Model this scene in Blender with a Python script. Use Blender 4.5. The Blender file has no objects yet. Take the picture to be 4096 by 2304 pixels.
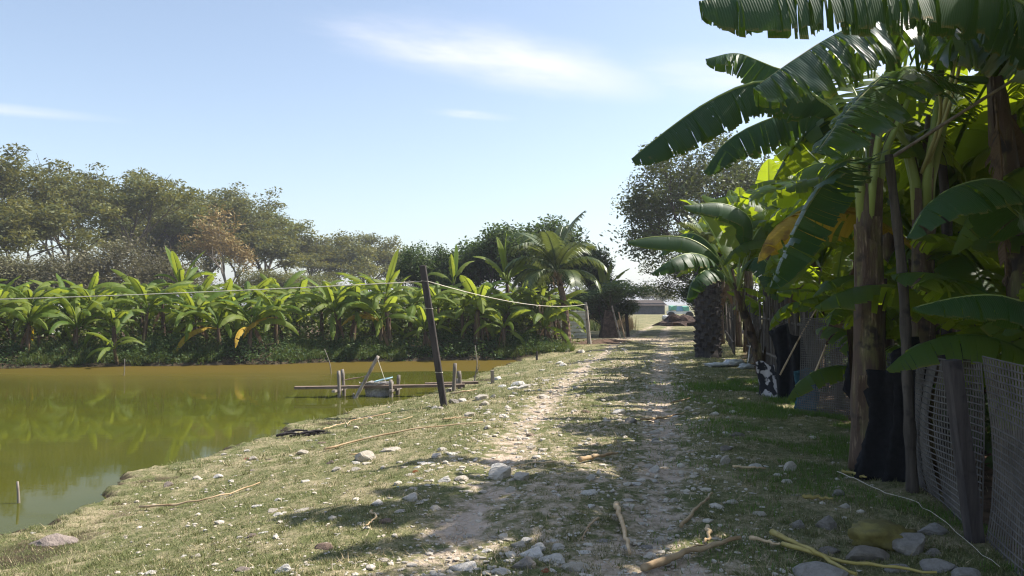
import bpy, math, random
import numpy as np
from mathutils import Vector, Matrix
R = math.radians
sc = bpy.context.scene
COL = sc.collection
# ------------------------------------------------------------------ camera
F = 825.0
CAM_Z = 1.6
TILT = math.atan(16.0 / F)
cam = bpy.data.cameras.new('camera'); camo = bpy.data.objects.new('camera', cam); COL.objects.link(camo)
cam.sensor_width = 36.0; cam.lens = F / 1024.0 * 36.0
cam.clip_start = 0.05; cam.clip_end = 6000.0
camo.location = (0, 0, CAM_Z); camo.rotation_euler = (R(90) + TILT, 0, 0)
sc.camera = camo
# ------------------------------------------------------------------ light
SUN_AZ, SUN_EL = R(75), R(49)            # clockwise from the viewing direction (+Y)
SUN_STRENGTH, SKY_STRENGTH, EXPOSURE = 5.0, 0.118, 0.85
to_sun = Vector((math.cos(SUN_EL) * math.sin(SUN_AZ), math.cos(SUN_EL) * math.cos(SUN_AZ), math.sin(SUN_EL)))
sun = bpy.data.lights.new('sun', 'SUN'); suno = bpy.data.objects.new('sun', sun); COL.objects.link(suno)
sun.energy = SUN_STRENGTH; sun.angle = R(0.55); sun.color = (1.0, 0.94, 0.84)
suno.location = (40, 5, 45)
suno.rotation_euler = to_sun.to_track_quat('Z', 'Y').to_euler()
W = bpy.data.worlds.new('World'); sc.world = W; W.use_nodes = True
def build_world():
    nt = W.node_tree; N = nt.nodes; L = nt.links; N.clear()
    out = N.new('ShaderNodeOutputWorld'); bg = N.new('ShaderNodeBackground')
    sky = N.new('ShaderNodeTexSky'); sky.sky_type = 'NISHITA'; sky.sun_disc = False
    sky.sun_elevation = SUN_EL; sky.sun_rotation = SUN_AZ
    sky.altitude = 0; sky.air_density = 1.0; sky.dust_density = 1.1; sky.ozone_density = 1.3
    tc = N.new('ShaderNodeTexCoord'); sep = N.new('ShaderNodeSeparateXYZ'); L.new(tc.outputs['Generated'], sep.inputs[0])
    def math_(op, a, b=None, c=None):
        m = N.new('ShaderNodeMath'); m.operation = op
        for i, q in enumerate((a, b, c)):
            if q is None: continue
            if isinstance(q, (int, float)): m.inputs[i].default_value = q
            else: L.new(q, m.inputs[i])
        return m.outputs[0]
    zc = math_('MAXIMUM', sep.outputs['Z'], 0.03)
    px = math_('DIVIDE', sep.outputs['X'], zc); py = math_('DIVIDE', sep.outputs['Y'], zc)
    comb = N.new('ShaderNodeCombineXYZ'); L.new(px, comb.inputs[0]); L.new(py, comb.inputs[1])
    masks = []
    # cirrus bands on a flat cloud deck: (centre, direction, half length, half width, strength)
    for (cx, cy, ang, hl, hw, st, sd) in ((0.05, 3.45, 40, 1.05, 0.42, .85, 0), (1.4, 3.7, 10, 1.3, 0.55, 0.55, 3.1),
                                          (-2.75, 4.15, 28, 0.8, 0.2, 0.5, 5.2), (-0.2, 4.35, 25, 0.28, 0.12, 0.38, 9.1),
                                          (4.5, 3.0, 20, 2.5, 0.5, 0.5, 2.2), (-6.5, 3.0, 30, 2.5, 0.4, 0.45, 7.2), (2.5, -3.0, 30, 2.5, 0.5, 0.5, 4.2)):
        mp = N.new('ShaderNodeMapping'); mp.vector_type = 'TEXTURE'
        mp.inputs['Location'].default_value = (cx, cy, 0); mp.inputs['Rotation'].default_value = (0, 0, R(ang)); mp.inputs['Scale'].default_value = (hl, hw, 1)
        L.new(comb.outputs[0], mp.inputs['Vector'])
        nz = N.new('ShaderNodeTexNoise'); nz.inputs['Scale'].default_value = 1.3; nz.inputs['Detail'].default_value = 6; nz.inputs['Roughness'].default_value = 0.6
        ad = N.new('ShaderNodeVectorMath'); ad.operation = 'MULTIPLY_ADD'; L.new(mp.outputs[0], ad.inputs[0]); ad.inputs[1].default_value = (1.2, 0.8, 1); ad.inputs[2].default_value = (sd, sd * 2, 0)
        L.new(ad.outputs[0], nz.inputs['Vector'])
        ln = N.new('ShaderNodeVectorMath'); ln.operation = 'LENGTH'
        wob = N.new('ShaderNodeVectorMath'); wob.operation = 'MULTIPLY_ADD'; L.new(nz.outputs['Color'], wob.inputs[0]); wob.inputs[1].default_value = (0.7, 0.7, 0)
        off = N.new('ShaderNodeVectorMath'); off.operation = 'ADD'; L.new(mp.outputs[0], off.inputs[0]); off.inputs[1].default_value = (-0.35, -0.35, 0)
        L.new(off.outputs[0], wob.inputs[2]); L.new(wob.outputs[0], ln.inputs[0])
        mr = N.new('ShaderNodeMapRange'); mr.interpolation_type = 'SMOOTHSTEP'; L.new(ln.outputs['Value'], mr.inputs['Value'])
        mr.inputs['From Min'].default_value = 1.05; mr.inputs['From Max'].default_value = 0.05; mr.inputs['To Max'].default_value = st
        fib = N.new('ShaderNodeMapRange'); L.new(nz.outputs['Fac'], fib.inputs['Value']); fib.inputs['From Min'].default_value = 0.3; fib.inputs['From Max'].default_value = 0.62; fib.inputs['To Min'].default_value = 0.35
        masks.append(math_('MULTIPLY', mr.outputs[0], fib.outputs[0]))
    tot = masks[0]
    for m in masks[1:]: tot = math_('MAXIMUM', tot, m)
    mix = N.new('ShaderNodeMix'); mix.data_type = 'RGBA'; L.new(tot, mix.inputs[0])
    hsv = N.new('ShaderNodeHueSaturation'); hsv.inputs['Saturation'].default_value = 0.85; L.new(sky.outputs[0], hsv.inputs['Color'])
    L.new(hsv.outputs[0], mix.inputs[6])
    mix.inputs[7].default_value = (5.6, 5.55, 5.95, 1)
    L.new(mix.outputs[2], bg.inputs['Color']); bg.inputs['Strength'].default_value = SKY_STRENGTH
    L.new(bg.outputs[0], out.inputs['Surface'])
build_world()
sc.view_settings.view_transform = 'Standard'; sc.view_settings.look = 'None'
sc.view_settings.exposure = EXPOSURE; sc.view_settings.gamma = 1.0; sc.view_settings.use_curve_mapping = False
sc.render.engine = 'CYCLES'
sc.cycles.use_denoising = True; sc.cycles.filter_width = 1.2
sc.cycles.max_bounces = 7; sc.cycles.diffuse_bounces = 3; sc.cycles.glossy_bounces = 3; sc.cycles.transmission_bounces = 4; sc.cycles.transparent_max_bounces = 8
sc.cycles.caustics_reflective = False; sc.cycles.caustics_refractive = False
sc.cycles.sample_clamp_indirect = 6.0
# ------------------------------------------------------------------ pixel -> place helpers (pixels of the 4096 wide photograph)
CT, ST = math.cos(TILT), math.sin(TILT)
def P(x4, y4, d):
    """point at forward distance d seen at photo pixel (x4, y4)"""
    cx = (x4 / 4.0 - 512.0) / F; cz = -(y4 / 4.0 - 288.0) / F
    fy = CT - ST * cz; fz = ST + CT * cz
    return Vector((cx / fy * d, d, CAM_Z + fz / fy * d))
def at_z(x4, y4, z):
    q = P(x4, y4, 1.0)
    d = (z - CAM_Z) / (q.z - CAM_Z)
    return P(x4, y4, d)
WZ = -0.45
SHORE_PX = [(-1500, 2500), (-700, 2420), (-300, 2290), (0, 2172), (90, 2135), (150, 2125), (330, 2052), (420, 2025), (480, 1988), (530, 1930), (570, 1902), (700, 1868), (820, 1850), (900, 1820), (1050, 1768),
            (1150, 1736), (1200, 1700), (1280, 1688), (1400, 1662), (1560, 1622), (1640, 1610), (1700, 1588), (1800, 1560), (1880, 1520), (1960, 1487), (2040, 1462), (2095, 1441)]
FAR_PX = [(2060, 1440), (1760, 1441), (1560, 1446), (1371, 1446), (1100, 1457), (900, 1459), (700, 1463), (388, 1466), (200, 1470), (0, 1475), (-400, 1482), (-1500, 1495), (-4000, 1500)]
near = [at_z(x, y, WZ) for x, y in SHORE_PX]; far = [at_z(x, y, WZ) for x, y in FAR_PX]
pond = np.array([(p.x, p.y) for p in near + far] + [(-60.0, 12.0), (-30.0, 3.0)])
farline = np.array(sorted([(p.x, p.y) for p in far] + [(8.0, 31.5), (60.0, 33.0)]))
RUT_L = np.array([(-1.3, 2.0), (-0.9, 3.5), (-0.43, 5.4), (0.17, 10.9), (1.1, 17.0), (2.07, 22.8), (4.3, 34), (7.3, 47), (11.2, 65), (14.0, 80), (15, 100), (12, 130)])
RUT_R = np.array([(0.75, 2.0), (0.9, 3.5), (1.07, 6.0), (1.96, 10.9), (3.6, 20.0), (5.3, 28.7), (8.3, 45), (12.4, 65), (15.4, 80), (16.6, 100), (13.5, 130)])
def poly_dist(x, y, pl, closed=False):
    best = np.full(x.shape, 1e9)
    n = len(pl)
    for i in range(n if closed else n - 1):
        ax, ay = pl[i]; bx, by = pl[(i + 1) % n]
        dx, dy = bx - ax, by - ay; l2 = dx * dx + dy * dy + 1e-12
        t = np.clip(((x - ax) * dx + (y - ay) * dy) / l2, 0, 1)
        best = np.minimum(best, np.hypot(x - ax - t * dx, y - ay - t * dy))
    return best
def inside(x, y, pl):
    c = np.zeros(x.shape, bool); n = len(pl)
    for i in range(n):
        ax, ay = pl[i]; bx, by = pl[(i + 1) % n]
        c ^= ((ay > y) != (by > y)) & (x < (bx - ax) * (y - ay) / ((by - ay) + 1e-12) + ax)
    return c
def sstep(a, b, t):
    t = np.clip((t - a) / (b - a), 0, 1); return t * t * (3 - 2 * t)
_rg = np.random.default_rng(5)
_WV = [(_rg.uniform(-1, 1) * f, _rg.uniform(-1, 1) * f, _rg.uniform(0, 6.28), a) for f, a in ((0.5, .03), (0.9, .03), (1.7, .016), (2.6, .014), (4.5, .009), (6, .008), (9, .006), (13, .004))]
def bumps(x, y):
    z = np.zeros(np.shape(x))
    for fx, fy, ph, a in _WV: z = z + a * np.sin(fx * x + fy * y + ph)
    return z
def ground_np(x, y):
    x = np.asarray(x, float); y = np.asarray(y, float)
    wig = 0.10 * np.sin(x * 3.1 + y * 2.3) + 0.07 * np.sin(x * 6.7 - y * 5.1 + 1.0) + 0.04 * np.sin(x * 13 + y * 17)
    d = poly_dist(x, y, pond, True); ins = inside(x, y, pond)
    d = np.where(ins, -d, d) + wig * np.clip(1.2 - np.abs(d), 0, 1)
    farside = sstep(-0.6, 1.0, y - np.interp(x, farline[:, 0], farline[:, 1]) + 0.4) * sstep(2.5, 0.0, x)
    zn = WZ + 0.07 + 0.39 * sstep(0.0, 4.0, d) + 0.0 * d
    zf = WZ + 0.10 + 0.55 * sstep(-0.1, 1.6, d)
    z = zn * (1 - farside) + zf * farside
    z = np.where(d < 0, WZ + 0.05 - 0.75 * sstep(-0.06, .9, -d), z)
    lo = sstep(0.0, 0.5, d)
    rut = np.maximum(np.exp(-(poly_dist(x, y, RUT_L) / 0.30) ** 2), np.exp(-(poly_dist(x, y, RUT_R) / 0.34) ** 2))
    z = z + lo * (bumps(x, y) * 0.7 - 0.035 * rut)
    z = z + 0.16 * np.exp(-(((x - 4.1) / 1.3) ** 2 + ((y - 34.2) / 1.0) ** 2))     # soil heaped round the palm
    return z
def gz(x, y): return float(ground_np(np.array([x]), np.array([y]))[0])
def G(x4, y4):
    """ground point seen at photo pixel"""
    z = 0.0
    for _ in range(8):
        q = at_z(x4, y4, z); z = 0.5 * z + 0.5 * gz(q.x, q.y)
    return Vector((q.x, q.y, gz(q.x, q.y)))
def on(x, y, dz=0.0): return Vector((x, y, gz(x, y) + dz))
# ------------------------------------------------------------------ mesh helpers
def np_mesh(name, V, Fc, attrs=None, uv=None, matidx=None, smooth=False):
    V = np.asarray(V, np.float32); Fc = np.asarray(Fc, np.int32)
    me = bpy.data.meshes.new(name); n, k = Fc.shape
    me.vertices.add(len(V)); me.vertices.foreach_set('co', V.ravel())
    me.loops.add(n * k); me.loops.foreach_set('vertex_index', Fc.ravel())
    me.polygons.add(n); me.polygons.foreach_set('loop_start', np.arange(0, n * k, k, dtype=np.int32))
    if matidx is not None: me.polygons.foreach_set('material_index', np.asarray(matidx, np.int32))
    me.polygons.foreach_set('use_smooth', np.full(n, smooth, bool))
    if uv is not None:
        l = me.uv_layers.new(name='UVMap'); l.data.foreach_set('uv', np.asarray(uv, np.float32)[Fc.ravel()].ravel())
    for an, arr in (attrs or {}).items():
        a = me.attributes.new(an, 'FLOAT', 'POINT'); a.data.foreach_set('value', np.asarray(arr, np.float32))
    me.update(calc_edges=True); me.validate()
    return me
def link(name, me, mats=None, parent=None, loc=None, rot=None, scale=None):
    o = bpy.data.objects.new(name, me); COL.objects.link(o)
    if me is not None and mats is not None and len(me.materials) == 0:
        for m in (mats if isinstance(mats, (list, tuple)) else [mats]): me.materials.append(m)
    if parent is not None: o.parent = parent
    if loc is not None: o.location = loc
    if rot is not None: o.rotation_euler = rot
    if scale is not None: o.scale = scale
    return o
def tag(o, label=None, cat=None, group=None, kind=None):
    if label: o['label'] = label
    if cat: o['category'] = cat
    if group: o['group'] = group
    if kind: o['kind'] = kind
    return o
def empty(name, loc, label, cat, group=None, rot=None):
    o = bpy.data.objects.new(name, None); COL.objects.link(o); o.location = loc; o.empty_display_size = 0.1
    if rot is not None: o.rotation_euler = rot
    return tag(o, label, cat, group)
def catmull(pts, n):
    p = np.array([tuple(q) for q in pts], float)
    seg = np.r_[0, np.cumsum(np.linalg.norm(np.diff(p, axis=0), axis=1))]
    a = np.vstack([2 * p[0] - p[1], p, 2 * p[-1] - p[-2]])
    t = np.linspace(0, seg[-1], n); out = np.zeros((n, 3))
    for i, s in enumerate(t):
        k = min(max(np.searchsorted(seg, s) - 1, 0), len(p) - 2)
        u = (s - seg[k]) / max(seg[k + 1] - seg[k], 1e-9)
        p0, p1, p2, p3 = a[k], a[k + 1], a[k + 2], a[k + 3]
        out[i] = 0.5 * (2 * p1 + (p2 - p0) * u + (2 * p0 - 5 * p1 + 4 * p2 - p3) * u * u + (3 * p1 - p0 - 3 * p2 + p3) * u ** 3)
    return out
class MB:
    def __init__(s): s.v = []; s.f = []; s.m = []
    def add(s, vs, fs, mi=0):
        b = len(s.v); s.v += [tuple(v) for v in vs]; s.f += [tuple(b + i for i in f) for f in fs]; s.m += [mi] * len(fs); return s
    def box(s, c, size, rot=None, mi=0, jit=0.0, rng=None):
        vs = []
        for dx in (-.5, .5):
            for dy in (-.5, .5):
                for dz in (-.5, .5):
                    v = Vector((dx * size[0], dy * size[1], dz * size[2]))
                    if jit and rng: v += Vector((rng.uniform(-jit, jit), rng.uniform(-jit, jit), rng.uniform(-jit, jit)))
                    if rot is not None: v = rot @ v
                    vs.append(v + Vector(c))
        return s.add(vs, [(0, 1, 3, 2), (4, 6, 7, 5), (0, 4, 5, 1), (2, 3, 7, 6), (0, 2, 6, 4), (1, 5, 7, 3)], mi)
    def beam(s, a, b, w, h, mi=0):
        a = Vector(a); b = Vector(b); d = (b - a); L = d.length; z = d.normalized()
        up = Vector((0, 0, 1)) if abs(z.z) < 0.9 else Vector((0, 1, 0))
        x = up.cross(z).normalized(); y = z.cross(x)
        return s.box((a + b) / 2, (w, h, L), Matrix((x, y, z)).transposed(), mi)
    def tube(s, pts, radii, n=6, mi=0, cap=True, wob=0.0, rng=None):
        pts = [Vector(p) for p in pts]; N = len(pts)
        if isinstance(radii, (int, float)): radii = [radii] * N
        vs = []; ref = None
        for i, p in enumerate(pts):
            t = (pts[min(i + 1, N - 1)] - pts[max(i - 1, 0)]).normalized()
            if ref is None: ref = Vector((1, 0, 0)) if abs(t.x) < 0.8 else Vector((0, 1, 0))
            ref = (ref - t * ref.dot(t)).normalized(); bi = t.cross(ref)
            for k in range(n):
                a = 2 * math.pi * k / n; r = radii[i] * (1 + (rng.uniform(-wob, wob) if wob else 0))
                vs.append(p + (ref * math.cos(a) + bi * math.sin(a)) * r)
        fs = []
        for i in range(N - 1):
            for k in range(n): fs.append((i * n + k, i * n + (k + 1) % n, (i + 1) * n + (k + 1) % n, (i + 1) * n + k))
        if cap: fs.append(tuple(range(n))[::-1]); fs.append(tuple((N - 1) * n + k for k in range(n)))
        return s.add(vs, fs, mi)
    def mesh(s, name, smooth=False):
        me = bpy.data.meshes.new(name); me.from_pydata(s.v, [], s.f)
        me.polygons.foreach_set('material_index', s.m); me.polygons.foreach_set('use_smooth', [smooth] * len(s.f)); me.update(); return me
    def build(s, name, mats, parent=None, smooth=False, **k): return link(name, s.mesh(name, smooth), mats, parent, **k)
# ------------------------------------------------------------------ materials
class NT:
    def __init__(s, name):
        s.m = bpy.data.materials.new(name); s.m.use_nodes = True; s.t = s.m.node_tree; s.N = s.t.nodes; s.L = s.t.links
        s.bsdf = s.N['Principled BSDF']; s.out = s.N['Material Output']
    def n(s, typ, **k):
        q = s.N.new(typ)
        for a, b in k.items(): setattr(q, a, b)
        return q
    def set(s, node, name, val):
        if hasattr(val, 'default_value') or hasattr(val, 'is_linked'): s.L.new(val, node.inputs[name])
        else: node.inputs[name].default_value = val
    def co(s, kind='Object'): return s.n('ShaderNodeTexCoord').outputs[kind]
    def pos(s): return s.n('ShaderNodeNewGeometry').outputs['Position']
    def attr(s, name): return s.n('ShaderNodeAttribute', attribute_name=name).outputs['Fac']
    def rnd(s): return s.n('ShaderNodeObjectInfo').outputs['Random']
    def noise(s, vec, scale, detail=4, rough=0.55, out='Fac', dist=0.0):
        q = s.n('ShaderNodeTexNoise'); s.set(q, 'Vector', vec); q.inputs['Scale'].default_value = scale; q.inputs['Detail'].default_value = detail; q.inputs['Roughness'].default_value = rough; q.inputs['Distortion'].default_value = dist
        return q.outputs[out]
    def vor(s, vec, scale, out='Distance'):
        q = s.n('ShaderNodeTexVoronoi'); s.set(q, 'Vector', vec); q.inputs['Scale'].default_value = scale; return q.outputs[out]
    def scale(s, vec, xyz, loc=(0, 0, 0), rot=(0, 0, 0)):
        q = s.n('ShaderNodeMapping'); s.set(q, 'Vector', vec); q.inputs['Scale'].default_value = xyz; q.inputs['Location'].default_value = loc; q.inputs['Rotation'].default_value = rot; return q.outputs[0]
    def ramp(s, fac, lo, hi, a=0.0, b=1.0, smooth=True):
        q = s.n('ShaderNodeMapRange'); q.interpolation_type = 'SMOOTHSTEP' if smooth else 'LINEAR'; s.set(q, 'Value', fac)
        for nm, v in (('From Min', lo), ('From Max', hi), ('To Min', a), ('To Max', b)): q.inputs[nm].default_value = v
        return q.outputs[0]
    def mix(s, fac, a, b, blend='MIX'):
        q = s.n('ShaderNodeMix'); q.data_type = 'RGBA'; q.blend_type = blend
        for i, v in ((0, fac), (6, a), (7, b)):
            if hasattr(v, 'is_linked'): s.L.new(v, q.inputs[i])
            else: q.inputs[i].default_value = (*v, 1) if isinstance(v, tuple) and len(v) == 3 else v
        return q.outputs[2]
    def math(s, op, a, b=0.0):
        q = s.n('ShaderNodeMath', operation=op)
        for i, v in enumerate((a, b)):
            if hasattr(v, 'is_linked'): s.L.new(v, q.inputs[i])
            else: q.inputs[i].default_value = v
        return q.outputs[0]
    def bump(s, h, strength=0.5, dist=0.02, normal=None):
        q = s.n('ShaderNodeBump'); s.L.new(h, q.inputs['Height']); q.inputs['Strength'].default_value = strength; q.inputs['Distance'].default_value = dist
        if normal is not None: s.L.new(normal, q.inputs['Normal'])
        return q.outputs[0]
    def done(s, col=None, rough=0.8, normal=None, spec=0.3, **k):
        if col is not None: s.set(s.bsdf, 'Base Color', col if hasattr(col, 'is_linked') else (*col, 1))
        s.set(s.bsdf, 'Roughness', rough); s.set(s.bsdf, 'Specular IOR Level', spec)
        if normal is not None: s.L.new(normal, s.bsdf.inputs['Normal'])
        for a, b in k.items(): s.set(s.bsdf, a, b)
        return s.m
    def thin(s, tcol, fac):
        tr = s.n('ShaderNodeBsdfTranslucent'); s.set(tr, 'Color', tcol if hasattr(tcol, 'is_linked') else (*tcol, 1))
        mx = s.n('ShaderNodeMixShader'); s.set(mx, 0, fac); s.L.new(s.bsdf.outputs[0], mx.inputs[1]); s.L.new(tr.outputs[0], mx.inputs[2])
        s.L.new(mx.outputs[0], s.out.inputs['Surface']); return s.m
M = {}
def mats():
    # ground
    t = NT('ground'); p = t.pos()
    n1 = t.noise(p, 1.1, 6, 0.65); n2 = t.noise(p, 7.0, 6, 0.7); n3 = t.noise(p, 38, 4, 0.7); n4 = t.noise(t.scale(p, (1, 1, 1), (7, 3, 0)), 0.45, 4)
    green = t.mix(t.ramp(n3, .35, .68), (0.082, 0.100, 0.034), (0.165, 0.168, 0.072))
    straw = t.mix(t.ramp(n3, .3, .7), (0.25, 0.205, 0.115), (0.44, 0.37, 0.24))
    c = t.mix(t.ramp(t.math('ADD', t.math('MULTIPLY', n2, .6), t.math('MULTIPLY', n1, .55)), .48, .72), green, straw)
    soil = t.mix(t.ramp(n2, .3, .7), (0.38, 0.285, 0.215), (0.58, 0.47, 0.375))
    rut = t.math('ADD', t.attr('rut'), t.math('MULTIPLY', t.math('SUBTRACT', n2, .5), 1.5))
    rut = t.math('ADD', rut, t.math('MULTIPLY', t.math('SUBTRACT', n1, .5), 1.1))
    c = t.mix(t.ramp(rut, .35, .85), c, soil)
    mud = t.mix(t.ramp(n2, .35, .65), (0.030, 0.024, 0.015), (0.10, 0.078, 0.048))
    c = t.mix(t.ramp(t.math('ADD', t.attr('shore'), t.math('MULTIPLY', t.math('SUBTRACT', n2, .5), .9)), .3, .8), c, mud)
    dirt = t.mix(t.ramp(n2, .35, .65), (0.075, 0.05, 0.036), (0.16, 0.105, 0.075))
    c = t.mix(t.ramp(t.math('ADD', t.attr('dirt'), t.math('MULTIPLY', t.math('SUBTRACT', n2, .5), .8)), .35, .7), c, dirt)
    h = t.math('ADD', t.math('MULTIPLY', n2, .5), t.math('MULTIPLY', n3, .5))
    M['ground'] = t.done(c, 0.95, t.bump(h, .8, .06), .1)
    # water
    t = NT('pond_water'); p = t.pos()
    warp = t.noise(t.scale(p, (.07, .13, 1)), 1.0, 4, .5)
    sep = t.n('ShaderNodeSeparateXYZ'); t.set(sep, 0, p)
    scum = t.ramp(t.math('ADD', sep.outputs['Y'], t.math('MULTIPLY', t.math('SUBTRACT', warp, .5), 9)), 16.0, 28.0)
    el = t.n('ShaderNodeVectorMath', operation='LENGTH'); t.L.new(t.scale(p, (1 / 4.6, 1 / 2.6, 0), (1.0 / 4.6, -23.2 / 2.6, 0)), el.inputs[0])
    hole = t.ramp(t.math('ADD', el.outputs['Value'], t.math('MULTIPLY', t.math('SUBTRACT', warp, .5), 1.6)), .62, .95)
    f = t.math('MULTIPLY', scum, hole)
    gr = t.mix(t.ramp(t.noise(t.scale(p, (.25, .5, 1)), 1, 3), .35, .65), (0.064, 0.066, 0.010), (0.054, 0.060, 0.010))
    c = t.mix(f, gr, (0.098, 0.072, 0.016))
    rip = t.noise(t.scale(p, (1.0, 2.6, 1)), 5.5, 3, .5)
    swell = t.noise(t.scale(p, (.5, 1.3, 1)), 1.3, 2, .5)
    hgt = t.math('ADD', t.math('MULTIPLY', rip, .25), t.math('MULTIPLY', swell, 1.0))
    rough = t.ramp(f, 0, 1, .035, .38)
    M['water'] = t.done(c, rough, t.bump(hgt, .05, .02), .5, IOR=1.12)
    t.set(t.bsdf, 'Specular IOR Level', t.ramp(f, 0, 1, .5, .2))
    film = t.n('ShaderNodeBsdfDiffuse'); t.set(film, 'Color', c); mx = t.n('ShaderNodeMixShader'); mx.inputs[0].default_value = .18     # floating algae film
    t.L.new(t.bsdf.outputs[0], mx.inputs[1]); t.L.new(film.outputs[0], mx.inputs[2]); t.L.new(mx.outputs[0], t.out.inputs['Surface'])
    # leaves of bananas
    def banana(name, c1, c2, tcol, tf, rough=.38, spec=.5, vein=.28, blot=None):
        t = NT(name); r = t.rnd(); uv = t.n('ShaderNodeUVMap').outputs[0]; o = t.co()
        n = t.noise(o, 3.0, 4)
        c = t.mix(t.ramp(t.math('ADD', t.math('MULTIPLY', r, .6), t.math('MULTIPLY', n, .6)), .25, .85), c1, c2)
        fine = t.noise(t.scale(uv, (60, 1.2, 1)), 1.0, 3, .6)
        c = t.mix(t.ramp(fine, .35, .7, 0, .35), c, tuple(min(1, q * 1.7 + .01) for q in c1))
        if blot: c = t.mix(t.ramp(t.noise(o, 9, 5, .7), .5, .62), c, blot)
        else:
            sepu = t.n('ShaderNodeSeparateXYZ'); t.set(sepu, 0, uv)
            edge = t.math('ADD', t.math('ABSOLUTE', sepu.outputs['Y']), t.math('MULTIPLY', t.math('SUBTRACT', t.noise(uv, 18, 4, .7), .5), .35))
            c = t.mix(t.ramp(edge, .90, 1.02), c, (0.20, 0.145, 0.035)); spots_ = t.ramp(t.noise(o, 22, 3, .6), .66, .74, 0, .6); c = t.mix(spots_, c, (0.14, 0.11, 0.03))
        wv = t.n('ShaderNodeTexWave', wave_type='BANDS', bands_direction='X'); t.set(wv, 'Vector', uv); wv.inputs['Scale'].default_value = 18; wv.inputs['Distortion'].default_value = .6
        nb = t.bump(t.math('ADD', wv.outputs['Fac'], t.math('MULTIPLY', fine, .8)), vein, .004)
        t.done(c, rough, nb, spec)
        tc = t.mix(t.ramp(r, 0, 1), tcol, tuple(q * .72 for q in tcol))
        return t.thin(tc, tf)
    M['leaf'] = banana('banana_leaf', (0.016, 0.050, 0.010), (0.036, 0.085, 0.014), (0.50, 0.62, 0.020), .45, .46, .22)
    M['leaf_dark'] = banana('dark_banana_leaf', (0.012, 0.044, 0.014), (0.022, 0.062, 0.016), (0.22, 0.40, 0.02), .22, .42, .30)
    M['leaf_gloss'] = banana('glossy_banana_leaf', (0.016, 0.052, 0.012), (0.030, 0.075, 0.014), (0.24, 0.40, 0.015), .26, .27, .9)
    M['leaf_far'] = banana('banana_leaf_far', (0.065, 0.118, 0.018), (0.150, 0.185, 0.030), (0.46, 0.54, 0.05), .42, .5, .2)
    M['leaf_yellow'] = banana('yellowed_leaf', (0.40, 0.27, 0.03), (0.30, 0.22, 0.03), (0.75, 0.50, 0.03), .40, .6, .2, .4, (0.16, 0.09, 0.03))
    M['leaf_dry'] = banana('dry_leaf', (0.10, 0.064, 0.038), (0.19, 0.125, 0.075), (0.25, 0.14, 0.06), .15, .85, .1, .8, (0.05, 0.033, 0.024))
    t = NT('midrib'); M['rib'] = t.thin((.5, .55, .1), .12) if False else t.done((0.24, 0.30, 0.075), .4, spec=.4)
    t = NT('midrib_pale'); M['rib_pale'] = t.done((0.42, 0.40, 0.17), .45, spec=.4)
    # pseudostem
    t = NT('pseudostem'); o = t.co()
    n = t.noise(t.scale(o, (9, 9, 1.6)), 1.0, 5, .65); n2 = t.noise(t.scale(o, (30, 30, 2.5)), 1.0, 4, .7)
    c = t.mix(t.ramp(n, .46, .70), (0.085, 0.052, 0.036), (0.15, 0.135, 0.05))
    c = t.mix(t.ramp(n2, .55, .72), c, (0.30, 0.215, 0.14)); c = t.mix(t.ramp(t.noise(o, 4, 4), .56, .66), c, (0.035, 0.024, 0.02))
    M['stem'] = t.done(c, .6, t.bump(n2, .8, .02), .3)
    # foliage
    def foliage(name, a, b, c_, tcol, tf=.25, rough=.55, spec=.3):
        t = NT(name); k = t.attr('tone'); r = t.rnd()
        col = t.mix(t.ramp(k, 0, .55, 0, 1, False), a, b); col = t.mix(t.ramp(k, .6, 1, 0, 1, False), col, c_)
        hs = t.n('ShaderNodeHueSaturation'); t.set(hs, 'Color', col); t.set(hs, 'Value', t.ramp(r, 0, 1, .85, 1.15)); t.set(hs, 'Hue', t.ramp(r, 0, 1, .488, .512))
        t.done(hs.outputs[0], rough, None, spec); return t.thin(tcol, tf)
    M['fol_row'] = foliage('feathery_foliage', (0.052, 0.072, 0.022), (0.102, 0.122, 0.036), (0.20, 0.195, 0.060), (0.26, 0.24, 0.04), .28)
    M['fol_dull'] = foliage('dull_foliage', (0.080, 0.072, 0.044), (0.125, 0.115, 0.058), (0.17, 0.165, 0.075), (0.16, 0.15, 0.06), .25)
    M['fol_orange'] = foliage('orange_foliage', (0.17, 0.115, 0.045), (0.25, 0.17, 0.065), (0.30, 0.22, 0.10), (0.26, 0.17, 0.06), .25)
    M['fol_guava'] = foliage('broad_foliage', (0.028, 0.050, 0.020), (0.056, 0.090, 0.032), (0.12, 0.155, 0.055), (0.14, 0.22, 0.04), .22, .6, .2)
    M['fol_dark'] = foliage('dark_foliage', (0.032, 0.044, 0.018), (0.060, 0.075, 0.028), (0.12, 0.125, 0.045), (0.16, 0.19, 0.04), .25)
    M['fol_weed'] = foliage('weed_foliage', (0.030, 0.045, 0.014), (0.075, 0.10, 0.025), (0.19, 0.19, 0.06), (0.20, 0.26, 0.04), .25)
    M['fol_palm'] = foliage('palm_foliage', (0.045, 0.075, 0.022), (0.08, 0.115, 0.032), (0.18, 0.19, 0.06), (0.22, 0.26, 0.05), .25, .4, .5)
    M['grass'] = foliage('grass_blades', (0.085, 0.118, 0.030), (0.195, 0.195, 0.075), (0.48, 0.40, 0.25), (0.22, 0.22, 0.08), .2, .6)
    M['lush'] = foliage('lush_grass', (0.05, 0.10, 0.015), (0.085, 0.15, 0.022), (0.17, 0.21, 0.05), (0.22, 0.36, 0.04), .3, .5)
    M['reed'] = foliage('reeds', (0.10, 0.10, 0.03), (0.22, 0.16, 0.08), (0.26, 0.18, 0.10), (0.25, 0.2, 0.08), .2)
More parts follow.
